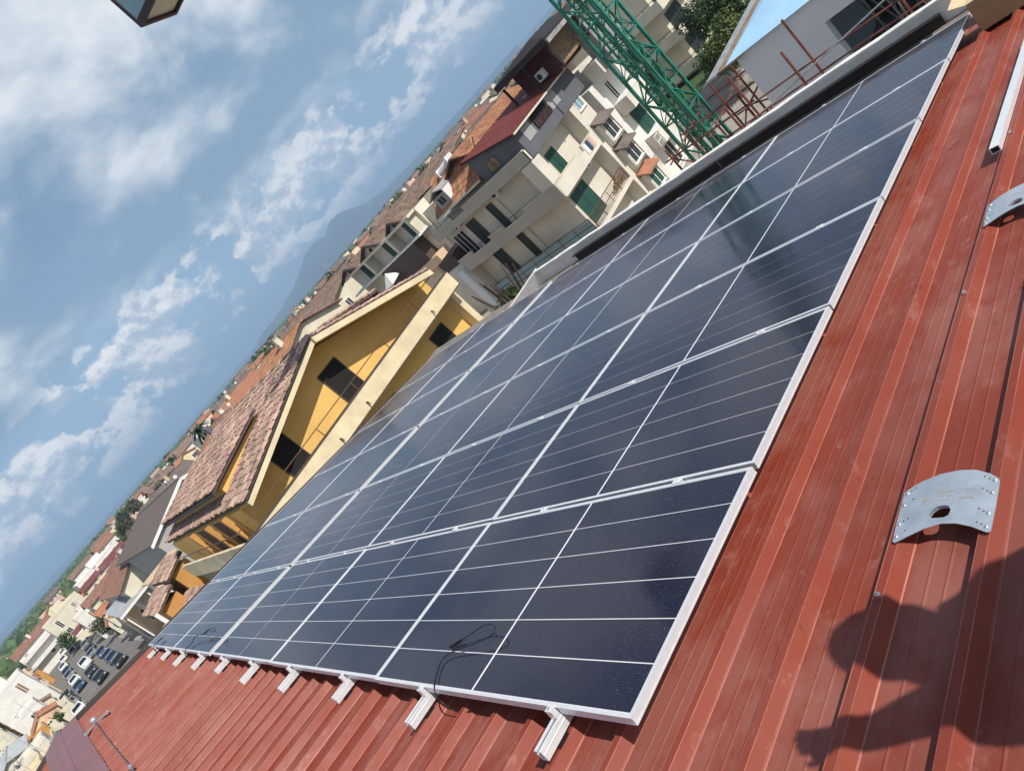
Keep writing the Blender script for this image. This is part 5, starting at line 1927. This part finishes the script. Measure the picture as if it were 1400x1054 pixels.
while cnt < 210 and tries < 9000:
    tries += 1
    az = rng.uniform(-98, -22)
    D = 85 * (11.0 ** rng.random())
    p = polar(az, D)
    w, d = rng.uniform(6, 11.5), rng.uniform(6, 11.5)
    if p.y < 6 and p.x > -340:
        continue
    if az < -84 and D > 420:
        continue
    if any(math.hypot(p.x - q[0], p.y - q[1]) < q[2] + max(w, d) * .62 for q in placed):
        continue
    if p.x > -60 and p.y < 62:
        continue
    placed.append((p.x, p.y, max(w, d) * .62))
    wm, wn = rng.choice(WALLS)
    rm, rn = rng.choice(ROOFS)
    hmax = 12.6 if D > 130 else 11.0
    h = rng.choice((6.2, 8.5, 9.2, 10.2, 11.0)) if D > 150 else rng.choice((6.2, 8.4, 9.0))
    where = 'left of the yellow house' if az < -76 else 'behind the yellow roof' if az < -62 else 'below the mountain' if az < -50 else 'beside the slate attic' if az < -38 else 'beyond the green crane'
    how = 'distant' if D > 260 else 'small'
    gable_house('town_house', f'{how} {wn} house with {rn} roof {where}', p.x, p.y, w, d, h, rng.uniform(1.2, 2.2), wm, rm, rng.choice('xy'), group=f'{how} {wn} houses with {rn} roofs {where}', flat=rn == 'grey flat', chim=D < 200, win=D < 420, seed=cnt)
    cnt += 1

# dense small annexes, sheds and yards along the car park side
rng = random.Random(8)
SM_W = [('plaster_white', 'white'), ('plaster_ivory', 'ivory'), ('plaster_peach', 'peach'), ('plaster_beige', 'beige'), ('plaster_ochre', 'ochre'), ('plaster_white', 'white')]
SM_R = [('tile_terracotta', 'terracotta', False), ('tile_brown', 'brown', False), ('sheet_grey', 'grey sheet', False), ('concrete', 'concrete', True), ('plaster_peach', 'tan terrace', True), ('tile_orange', 'orange', False), ('plaster_white', 'white terrace', True)]
cnt = tries = 0
while cnt < 170 and tries < 12000:
    tries += 1
    if rng.random() < .5:
        x, y = rng.uniform(-250, -86), rng.uniform(-24, -7.6)
        if y < -.59 + x * .155:
            continue
        side = 'below the white villa' if x > -150 else 'beyond the white villa'
    else:
        x, y = rng.uniform(-240, -80), rng.uniform(6.6, 34)
        side = 'beside the car park' if y < 12 else 'behind the terracotta roofs'
    w, d = (rng.uniform(3.0, 6.5), rng.uniform(2.6, 5.5)) if cnt < 70 else (rng.uniform(1.8, 3.4), rng.uniform(1.6, 3.0))
    r = max(w, d) * .5
    if any(math.hypot(x - q[0], y - q[1]) < (q[2] * .8 + r) for q in placed):
        continue
    placed.append((x, y, r))
    wm, wn = rng.choice(SM_W)
    rm, rn, fl = rng.choice(SM_R)
    h = rng.choice((2.9, 3.4, 4.8, 5.6, 6.4)) if y > 0 or x < -150 else rng.choice((2.6, 3.0, 3.6))
    gable_house('annex_house', f'little {wn} annex with {rn} roof {side}', x, y, w, d, h, rng.uniform(.5, 1.1), wm, rm, rng.choice('xy'), group=f'little {wn} annexes with {rn} roofs {side}', flat=fl, chim=False, over=.3, seed=cnt, wface=('+x', '-y' if y > 0 else '+y'))
    cnt += 1

# ------------------------------------------------------------------ trees
def crown_mesh(name, n, r, leaf, mat, seed, squash=.85, clumps=14):
    rr = random.Random(seed)
    cl = []
    for i in range(clumps):
        while True:
            p = Vector((rr.uniform(-1, 1), rr.uniform(-1, 1), rr.uniform(-1, 1)))
            if .25 < p.length < 1:
                break
        cl.append((Vector((p.x * r * .72, p.y * r * .72, p.z * r * .72 * squash)), r * rr.uniform(.26, .48)))
    b = MB()
    for i in range(n):
        c, cr = rr.choice(cl)
        d = Vector((rr.gauss(0, 1), rr.gauss(0, 1), rr.gauss(0, 1))).normalized()
        p = c + d * cr * (rr.random() ** .4)
        a = (d + Vector((rr.gauss(0, .7), rr.gauss(0, .7), rr.gauss(0, .7) + .4))).normalized()
        u = a.cross(Vector((rr.gauss(0, 1), rr.gauss(0, 1), rr.gauss(0, 1)))).normalized()
        v = a.cross(u)
        s = leaf * rr.uniform(.6, 1.3)
        b.add([p - u * s, p - v * s * .45, p + u * s, p + v * s * .45], [(0, 1, 2, 3)])
    me = bpy.data.meshes.new(name)
    me.from_pydata(b.v, [], b.f)
    me.materials.append(M[mat])
    return me


def trunk_mesh(name, h, r, seed):
    rr = random.Random(seed)
    b = MB()
    b.tube([(0, 0, -.3), (rr.uniform(-.1, .1), rr.uniform(-.1, .1), h * .5), (0, 0, h)], r, 7, r * .6)
    for i in range(5):
        a = i * 1.26 + rr.uniform(-.3, .3)
        b.tube([(0, 0, h * rr.uniform(.7, .95)), (math.cos(a) * h * .3, math.sin(a) * h * .3, h * 1.25), (math.cos(a) * h * .5, math.sin(a) * h * .5, h * 1.6)], r * .45, 5, r * .12)
    me = bpy.data.meshes.new(name)
    me.from_pydata(b.v, [], b.f)
    me.materials.append(M['bark'])
    return me


CR_NEAR = [crown_mesh('crown_near', 5200, 1.0, .06, m, 100 + i, .9, 26) for i, m in enumerate(('leaf_mid', 'leaf_dark', 'leaf_light'))]
CR_MID = [crown_mesh('crown_mid', 1100, 1.0, .105, m, 200 + i, .85, 16) for i, m in enumerate(('leaf_mid', 'leaf_dark', 'leaf_light', 'leaf_olive', 'leaf_mid', 'leaf_dark'))]
CR_FAR = [crown_mesh('crown_far', 320, 1.0, .17, m, 300 + i, .8, 12) for i, m in enumerate(('leaf_mid', 'leaf_dark', 'leaf_olive', 'leaf_light', 'leaf_dark', 'leaf_mid'))]
TR = trunk_mesh('trunk', 1.0, .09, 5)


def tree(label, x, y, h, r, crown, group=None, base=None, seed=0, name='leafy_tree', cat='tree'):
    base = GZ if base is None else base
    t = thing(name, label, cat, (x, y, base), (0, 0, random.Random(seed).uniform(0, 6)), group)
    o = bpy.data.objects.new('trunk', TR)
    COL.objects.link(o)
    o.parent = t
    th = max(.6, h - 1.35 * r)
    o.scale = (th * .55, th * .55, th)
    c = bpy.data.objects.new('crown', crown)
    COL.objects.link(c)
    c.parent = t
    c.location = (0, 0, h - r * .85)
    c.scale = (r, r, r * .95)
    return t


def palm(label, x, y, h, r, seed=0, base=None):
    t = thing('palm_tree', label, 'palm tree', (x, y, GZ if base is None else base))
    z0 = OFF[t.name].z
    rr = random.Random(seed)
    b = MB()
    b.tube([(x, y, z0 - .2), (x + .2, y, z0 + h * .5), (x, y, z0 + h)], .22, 8, .17)
    b.build('trunk', 'bark', t)
    b = MB()
    for i in range(34):
        a = i * 2.4 + rr.uniform(-.2, .2)
        el = rr.uniform(-.5, 1.2)
        d = Vector((math.cos(a), math.sin(a), 0))
        prev = Vector((x, y, z0 + h))
        L_ = r * rr.uniform(.8, 1.1)
        for k in range(6):
            t0 = (k + 1) / 6
            p = Vector((x, y, z0 + h)) + d * L_ * t0 * math.cos(el * .6) + Vector((0, 0, L_ * (math.sin(el) * t0 - .75 * t0 * t0)))
            s = d.cross(Vector((0, 0, 1))) * L_ * .16 * (1 - t0 * .6)
            dn = Vector((0, 0, -L_ * .05))
            b.add([prev, p, p + s + dn, prev + s * 1.1 + dn], [(0, 1, 2, 3)])
            b.add([prev, p, p - s + dn, prev - s * 1.1 + dn], [(0, 1, 2, 3)])
            prev = p
    b.build('frond_crown', 'leaf_dark', t, fix=False)
    return t


# near greenery
tree('green bush right of the yellow house, just over the sloped parapet end', -26.2, 22.6, 6.9, 1.5, CR_NEAR[2], seed=3, name='leafy_bush', cat='bush')
tree('small reddish green shrub beside the bush at the parapet end', -24.6, 21.4, 6.3, 1.0, CR_NEAR[0], seed=4, name='leafy_bush', cat='bush')
k = 0
for (az, D, top, r, c, lab) in ((-26.6, 60, -7.9, 2.2, 0, 'broad green tree below the balcony block'), (-25.2, 58, -7.0, 2.2, 2, 'light green tree beside the blue roofed site'), (-24.4, 62, -5.2, 2.8, 0, 'tall green tree behind the blue roof sheet'), (-23.0, 66, -4.2, 3.2, 1, 'tall dark tree at the top edge above the blue roof sheet'), (-25.7, 66, -5.4, 2.4, 1, 'dark round tree close to the side balconies'), (-21.2, 70, -3.6, 3.4, 2, 'light green tree top at the upper edge')):
    p = polar(az, D)
    tree(lab, p.x, p.y, top - GZ, r, CR_NEAR[c], seed=k, group='trees by the building site')
    k += 1
for (x, y, h, r, c, lab) in ((-176, 6.6, 6.2, 2.6, 2, 'light green tree left of the car park'), (-196, 2.2, 6.0, 2.6, 0, 'green tree beside the dark red awning'), (-146, 5.9, 5.6, 2.4, 3, 'olive green tree at the edge of the car park'), (-214, 8.5, 5.5, 2.4, 0, 'green tree by the flat grey house'), (-128, -8.2, 4.2, 1.2, 3, 'small tree in the courtyard below the white villa'), (-113, -6.9, 3.6, .9, 0, 'small tree near the pale car park wall'), (-101, -11.6, 4.6, 1.3, 1, 'dark shrub behind the ridge flashing'), (-112, 7.7, 5.6, 1.7, 2, 'bright tree between the peach house and the carport'), (-168, 9.4, 7.0, 2.2, 1, 'dark tree behind the low red roof')):
    tree(lab, x, y, h, r, CR_MID[c], seed=int(-x))
palm('palm tree rising above the town left of the yellow roof', polar(-73.6, 165).x, polar(-73.6, 165).y, 12.2, 3.0, 1)
palm('palm tree beside the slate attic roof', -38.5, 52.0, 12.2, 2.3, 2)
palm('small palm behind the grey corrugated roof', -124, 19.5, 9.2, 2.4, 3)
rng = random.Random(77)
tn = 0
tries = 0
while tn < 260 and tries < 6000:
    tries += 1
    az = rng.uniform(-99, -22)
    D = 130 * (9.0 ** rng.random())
    p = polar(az, D)
    if any(math.hypot(p.x - q[0], p.y - q[1]) < q[2] + 1.5 for q in placed):
        continue
    if p.y < 6 and p.x > -262 and p.y > -8:
        continue
    if p.x > -62 and p.y < 64:
        continue
    h = rng.uniform(8, 13.8) if az > -84 else rng.uniform(5, 10)
    r = h * rng.uniform(.26, .40)
    where = 'left of the yellow house' if az < -76 else 'behind the yellow roof' if az < -62 else 'below the mountain' if az < -50 else 'beside the slate attic' if az < -38 else 'beyond the green crane'
    far = D > 260
    tree(('distant' if far else 'mid-distance') + f' green tree in the town {where}', p.x, p.y, h, r, rng.choice(CR_FAR if far else CR_MID), group=('distant' if far else 'mid-distance') + f' town trees {where}', seed=tn)
    tn += 1

# far woods and hedges, greenhouses, hills
rng = random.Random(5)
b = MB()
for i in range(7600):
    az = rng.uniform(-112, -72) if i % 3 else rng.uniform(-72, -10)
    D = 300 * (18 ** rng.random()) if az < -84 else 520 * (11 ** rng.random())
    p = polar(az, D)
    h = rng.uniform(3.5, 10.5)
    s = rng.uniform(2.5, 6.5) * (1 + D / 4000)
    z = GZ
    n = 5
    vs = []
    for k in range(n):
        a = 2 * math.pi * k / n + rng.uniform(0, 1)
        q = rng.uniform(.6, 1.1)
        vs.append((p.x + s * q * math.cos(a), p.y + s * q * math.sin(a), z + h * rng.uniform(.35, .75)))
    for k in range(n):
        a = 2 * math.pi * k / n
        vs.append((p.x + s * .9 * math.cos(a), p.y + s * .9 * math.sin(a), z - .2))
    vs.append((p.x + rng.uniform(-.3, .3) * s, p.y + rng.uniform(-.3, .3) * s, z + h))
    b.add(vs, [(k, (k + 1) % n, 2 * n) for k in range(n)] + [(n + k, n + (k + 1) % n, (k + 1) % n, k) for k in range(n)])
pm('wood_far', (0.078, 0.120, 0.045), 0.9, 0.3, .05, island=.5)
tag(b.build('woodland', 'wood_far', fix=False), 'far belt of orchards and trees towards the horizon', 'woodland', kind='stuff')
gl = ['first', 'second', 'third', 'fourth', 'fifth', 'sixth']
for i, (az, D, w, l) in enumerate(((-89.6, 560, 26, 120), (-90.6, 620, 24, 140), (-91.6, 520, 22, 120), (-88.4, 700, 30, 120), (-92.6, 700, 30, 160), (-86.8, 820, 30, 150))):
    p = polar(az, D)
    g = thing('greenhouse', f'{gl[i]} of the long white greenhouses in the green fields at the far left', 'greenhouse', (p.x, p.y, GZ), (0, 0, 0), 'far greenhouses')
    b = MB()
    for k in range(3):
        x = p.x + (k - 1) * w / 3
        b.prism([(x - w / 6, GZ), (x + w / 6, GZ), (x + w / 6, GZ + 2.4), (x, GZ + 4), (x - w / 6, GZ + 2.4)], 'y', p.y - l / 6, p.y + l / 6)
    b.build('polythene_vault', 'sheet_white', g)

SIL = [(-130, .35), (-118, .5), (-108, .75), (-100, .9), (-94, .7), (-88, .5), (-80, .35), (-72, .3), (-66, .35), (-63, .55), (-61.1, .89), (-59.9, 1.3), (-58.4, 1.88), (-57.3, 1.93), (-56.4, 1.68), (-55.4, 2.12), (-54.2, 1.90), (-53.2, 1.34), (-52.3, .92), (-51, .7), (-48, .45), (-42, .3), (-36, .35), (-30, .5), (-24, .4), (-14, .3)]
def hill(name, D, depth, scale, seed, i0, i1, off=0.0):
    rr = random.Random(seed)
    fine = []
    for (a, e), (a2, e2) in zip(SIL[i0:i1 - 1], SIL[i0 + 1:i1]):
        n = max(2, int(abs(a2 - a) / .35))
        for k in range(n):
            t = k / n
            fine.append((a + (a2 - a) * t, (e + (e2 - e) * t) * scale * (1 + rr.uniform(-.03, .03)) + off))
    b = MB()
    rows = [(-.9, 0.0), (-.45, .55), (0, 1.0), (.5, .6), (1.0, 0.0)]
    nf = len(fine)
    for dd, hh in rows:
        for a, e in fine:
            p = polar(a, D + dd * depth + rr.uniform(-.05, .05) * depth)
            z = C0.z + D * math.tan(R(e))
            b.v.append((p.x, p.y, GZ - 5 + (z - GZ + 5) * hh * (1 if hh in (0, 1.0) else rr.uniform(.85, 1.1))))
    for j in range(len(rows) - 1):
        for i in range(nf - 1):
            b.f.append((j * nf + i, j * nf + i + 1, (j + 1) * nf + i + 1, (j + 1) * nf + i))
    return tag(b.build(name, 'mountain_rock', smooth=True), kind='structure')
hill('mountain', 9000, 2200, 1.0, 3, 8, 23)
hill('hills', 12500, 1500, .55, 4, 0, len(SIL))

# ------------------------------------------------------------------ parked cars
def car_mesh_parts():
    L_, W, = 4.2, 1.74
    prof = [(-2.1, .42), (-2.08, .78), (-1.55, .92), (-1.1, .97), (-.55, 1.38), (-.1, 1.46), (.75, 1.45), (1.35, 1.15), (1.75, 1.02), (2.05, .92), (2.1, .45), (1.9, .25), (-1.95, .22)]
    b = MB()
    n = len(prof)
    rings = []
    for y, f in ((-W / 2, .0), (-W / 2 + .06, 1), (W / 2 - .06, 1), (W / 2, .0)):
        ring = []
        for x, z in prof:
            tz = z
            ins = 0
            if z > 1.0:
                ins = (z - 1.0) * .38
            yy = (abs(y) - ins) * (1 if y > 0 else -1)
            xx = x * (1 if f else .985)
            ring.append((xx, yy, tz - (0 if f else .02)))
        rings.append(ring)
    vs = [p for r_ in rings for p in r_]
    fs = []
    for j in range(3):
        for i in range(n):
            fs.append((j * n + i, j * n + (i + 1) % n, (j + 1) * n + (i + 1) % n, (j + 1) * n + i))
    fs += [tuple(range(n)), tuple(range(4 * n - 1, 3 * n - 1, -1))]
    b.add(vs, fs)
    return b


CARS = {}
def make_car(matn, x, y, rz, label, van=False):
    t = thing('parked_car', label, 'car' if not van else 'van', (x, y, GZ + .024), (0, 0, rz), 'cars in the car park')
    if not CARS:
        ob = car_mesh_parts().build('body', 'car_white', t, local=True)
        CARS['body'] = ob.data
        bpy.data.objects.remove(ob)
        g = MB()
        g.add([(-1.06, -.70, 1.0), (-1.06, .70, 1.0), (-.57, .57, 1.37), (-.57, -.57, 1.37)], [(0, 1, 2, 3)])
        CARS['windscreen'] = g
        for nm, q in (('windscreen', [(-1.075, -.70, .985), (-1.075, .70, .985), (-.575, .58, 1.385), (-.575, -.58, 1.385)]), ('rear_window', [(1.345, .66, 1.17), (1.345, -.66, 1.17), (.80, -.58, 1.44), (.80, .58, 1.44)])):
            m = MB(); m.quadslab(*q, .02)
            o = m.build(nm, 'car_glass'); CARS[nm] = o.data; bpy.data.objects.remove(o)
        m = MB()
        m.quadslab((-.95, -.845, 1.02), (1.25, -.845, 1.06), (.75, -.72, 1.38), (-.5, -.72, 1.36), .02)
        o = m.build('side_window', 'car_glass'); CARS['side_r'] = o.data; bpy.data.objects.remove(o)
        m = MB()
        m.quadslab((1.25, .845, 1.06), (-.95, .845, 1.02), (-.5, .72, 1.36), (.75, .72, 1.38), .02)
        o = m.build('side_window', 'car_glass'); CARS['side_l'] = o.data; bpy.data.objects.remove(o)
        m = MB(); m.tube([(0, -.10, 0), (0, .10, 0)], .31, 14)
        o = m.build('wheel', 'tyre'); CARS['wheel'] = o.data; bpy.data.objects.remove(o)
        m = MB(); m.box(-.03, .03, -.17, .17, -.06, .06)
        o = m.build('lamp', 'lamp_lens'); CARS['lamp'] = o.data; bpy.data.objects.remove(o)
        o = MB().box(-.03, .03, -.14, .14, -.08, .08).build('lamp', 'lamp_red'); CARS['tail'] = o.data; bpy.data.objects.remove(o)
    key = 'body_' + matn
    if key not in CARS:
        CARS[key] = CARS['body'].copy()
        CARS[key].materials.clear()
        CARS[key].materials.append(M[matn])
    def put(nm, data, loc=(0, 0, 0)):
        o = bpy.data.objects.new(nm, data)
        COL.objects.link(o)
        o.parent = t
        o.location = loc
        return o
    put('body', CARS[key])
    put('windscreen', CARS['windscreen']); put('rear_window', CARS['rear_window'])
    put('side_window', CARS['side_r']); put('side_window', CARS['side_l'])
    for wx in (-1.3, 1.28):
        for wy in (-.78, .78):
            put('wheel', CARS['wheel'], (wx, wy, .31))
    for wy in (-.6, .6):
        put('headlight', CARS['lamp'], (-2.085, wy, .68))
        put('tail_light', CARS['tail'], (2.06, wy, .80))
    if van:
        t.scale = (1.1, 1.05, 1.3)
    return t


for i, (m_, x, y, rz, lab, van) in enumerate((
        ('car_white', -153.2, -.29, 180, 'white van parked at the end of the middle row of the car park', True),
        ('car_dark', -137.8, -.84, 175, 'dark car in the middle row, next to the white van', False),
        ('car_dark', -122.6, -.87, 182, 'dark car in the middle row nearest to the red roof', False),
        ('car_blue', -144.2, 2.26, 180, 'blue car with glazed roof farthest in the right hand row', False),
        ('car_blue', -132.5, 2.10, 178, 'blue car in the middle of the right hand row', False),
        ('car_blue', -124.9, 1.99, 182, 'blue car between a blue and a black car in the right hand row', False),
        ('car_dark', -116.2, 1.92, 180, 'black car nearest to the red roof in the right hand row', False),
        ('car_grey', -183.8, 3.02, 160, 'small grey car by the trees at the top of the car park', False),
        ('car_white', -225.3, -.53, 180, 'white car farthest away at the left of the car park', False),
        ('car_white', -192.2, -2.75, 176, 'white car first in the left hand row of the car park', False),
        ('car_blue', -177.0, -3.0, 180, 'light blue car second in the left hand row', False),
        ('car_grey', -165.9, -3.27, 184, 'silver car third in the left hand row', False),
        ('car_white', -150.5, -3.23, 180, 'white car fourth in the left hand row', False),
        ('car_blue', -138.6, -3.28, 178, 'dark blue car nearest in the left hand row', False))):
    make_car(m_, x, y, R(rz), lab, van)
for (m_, x, y, lab) in (('car_grey', -158.0, 1.6, 'grey car behind the white van'), ('car_dark', -166.5, 2.2, 'dark car beside the small grey car'), ('car_white', -207.0, -1.6, 'white car alone near the dark red awning'), ('car_dark', -215.0, 1.2, 'black car at the far end of the car park'), ('car_blue', -199.5, 2.4, 'blue car parked under the trees'), ('car_grey', -130.5, -5.4, 'grey car against the car park wall'), ('car_white', -118.5, -5.2, 'white car against the wall nearest to the red roof'), ('car_dark', -144.6, -5.6, 'dark car against the wall beside the white villa')):
    make_car(m_, x, y, R(176), lab)
ct = make_car('car_blue', -14.2, 21.4, R(70), 'bright blue vehicle at the foot of the green crane', True)
ct.scale = (1.25, 1.2, 1.5)

# ------------------------------------------------------------------ person leaning over just outside the frame (casts the shadow at the lower right)
def person():
    t = thing('person', 'person in dark work clothes leaning over, casting the shadow at the lower right', 'person', (2.72, .66, -.20))
    J = {'pelvis': (2.74, .64, .62), 'waist': (2.66, .62, .82), 'chest': (2.32, .58, 1.08), 'neck': (2.24, .63, 1.17),
         'head0': (2.22, .63, 1.22), 'head1': (2.17, .66, 1.25),
         'sh_r': (2.24, .44, 1.12), 'el_r': (2.05, .43, 1.02), 'wr_r': (1.86, .32, 1.02), 'ha_r': (1.77, .30, 1.04),
         'sh_l': (2.32, .80, 1.12), 'el_l': (2.26, .90, .92), 'wr_l': (2.16, .80, 1.0), 'ha_l': (2.12, .76, 1.02),
         'hip_r': (2.74, .53, .60), 'kn_r': (2.62, .50, .22), 'an_r': (2.76, .50, -.13), 'to_r': (2.60, .48, -.19),
         'hip_l': (2.75, .76, .60), 'kn_l': (2.66, .80, .20), 'an_l': (2.82, .82, -.17), 'to_l': (2.66, .82, -.23)}
    Rd = {'pelvis': .15, 'waist': .135, 'chest': .19, 'neck': .085, 'head0': .115, 'head1': .125, 'sh_r': .11, 'el_r': .075, 'wr_r': .048, 'ha_r': .045, 'sh_l': .11, 'el_l': .075, 'wr_l': .048, 'ha_l': .045,
          'hip_r': .10, 'kn_r': .062, 'an_r': .045, 'to_r': .04, 'hip_l': .10, 'kn_l': .062, 'an_l': .045, 'to_l': .04}
    E_ = [('pelvis', 'waist'), ('waist', 'chest'), ('chest', 'neck'), ('neck', 'head0'), ('head0', 'head1'), ('chest', 'sh_r'), ('sh_r', 'el_r'), ('el_r', 'wr_r'), ('wr_r', 'ha_r'), ('chest', 'sh_l'), ('sh_l', 'el_l'), ('el_l', 'wr_l'), ('wr_l', 'ha_l'), ('pelvis', 'hip_r'), ('hip_r', 'kn_r'), ('kn_r', 'an_r'), ('an_r', 'to_r'), ('pelvis', 'hip_l'), ('hip_l', 'kn_l'), ('kn_l', 'an_l'), ('an_l', 'to_l')]
    fing = []
    for hnd, w, s in (('ha_r', 'wr_r', 1), ('ha_l', 'wr_l', -1)):
        h_, w_ = Vector(J[hnd]), Vector(J[w])
        d = (h_ - w_).normalized()
        side = d.cross(Vector((0, 0, 1))).normalized()
        for k in range(5):
            o = (k - 1.6) * .02
            base = h_ + side * o + d * .015
            ln = (.05, .058, .062, .055, .04)[k]
            if k == 4:
                base = h_ - side * .035
                a = base + d * .02 - side * .03
                c = a + d * .035 + Vector((0, 0, -.01))
            else:
                a = base + d * ln + Vector((0, 0, -.008))
                c = a + d * ln * .4 + Vector((0, 0, -.035))
            fing.append((hnd, a, c))
    names = list(J)
    off = Vector(OFF[t.name])
    co = [Vector(J[k]) - off for k in names]
    rad = [Rd[k] for k in names]
    ed = [(names.index(a), names.index(c)) for a, c in E_]
    for hnd, a, c in fing:
        i = len(co)
        co += [a - off, c - off]
        rad += [.0095, .0085]
        ed += [(names.index(hnd), i), (i, i + 1)]
    me = bpy.data.meshes.new('body')
    me.from_pydata([tuple(c) for c in co], ed, [])
    o = bpy.data.objects.new('body', me)
    COL.objects.link(o)
    o.parent = t
    me.materials.append(M['fabric_navy'])
    sm = o.modifiers.new('skin', 'SKIN')
    lay = me.skin_vertices[0].data if me.skin_vertices else None
    if lay is None:
        bm = bmesh.new(); bm.from_mesh(me); bm.verts.layers.skin.verify(); bm.to_mesh(me); bm.free()
        lay = me.skin_vertices[0].data
    for i, r in enumerate(rad):
        lay[i].radius = (r, r)
        lay[i].use_root = (i == 0)
    sb = o.modifiers.new('sub', 'SUBSURF')
    sb.levels = 2
    sb.render_levels = 2
    b = MB()
    b.sphere((2.17, .665, 1.285), .14, 14, 10, (1.05, .95, .8))
    b.build('hair', 'hair', t, smooth=True)
    b = MB()
    b.sphere((2.085, .69, 1.225), .08, 12, 8, (.9, .85, 1.2))
    b.tube([(2.01, .705, 1.235), (1.985, .712, 1.215)], .016, 6, .012)
    b.build('face', 'skin', t, smooth=True)


person()
# ------------------------------------------------------------------ air between here and the hills
HZ = bpy.data.materials.new('haze_air')
HZ.use_nodes = True
nt = HZ.node_tree
nt.nodes.clear()
o_ = nt.nodes.new('ShaderNodeOutputMaterial')
v_ = nt.nodes.new('ShaderNodeVolumePrincipled')
v_.inputs['Color'].default_value = (0.50, 0.72, 1.0, 1)
v_.inputs['Density'].default_value = 0.00017
v_.inputs['Anisotropy'].default_value = 0.0
nt.links.new(v_.outputs[0], o_.inputs['Volume'])
b = MB()
b.box(-15000, 6000, -12000, 15000, GZ - 6.5, 420)
tag(b.build('haze', HZ), kind='stuff')
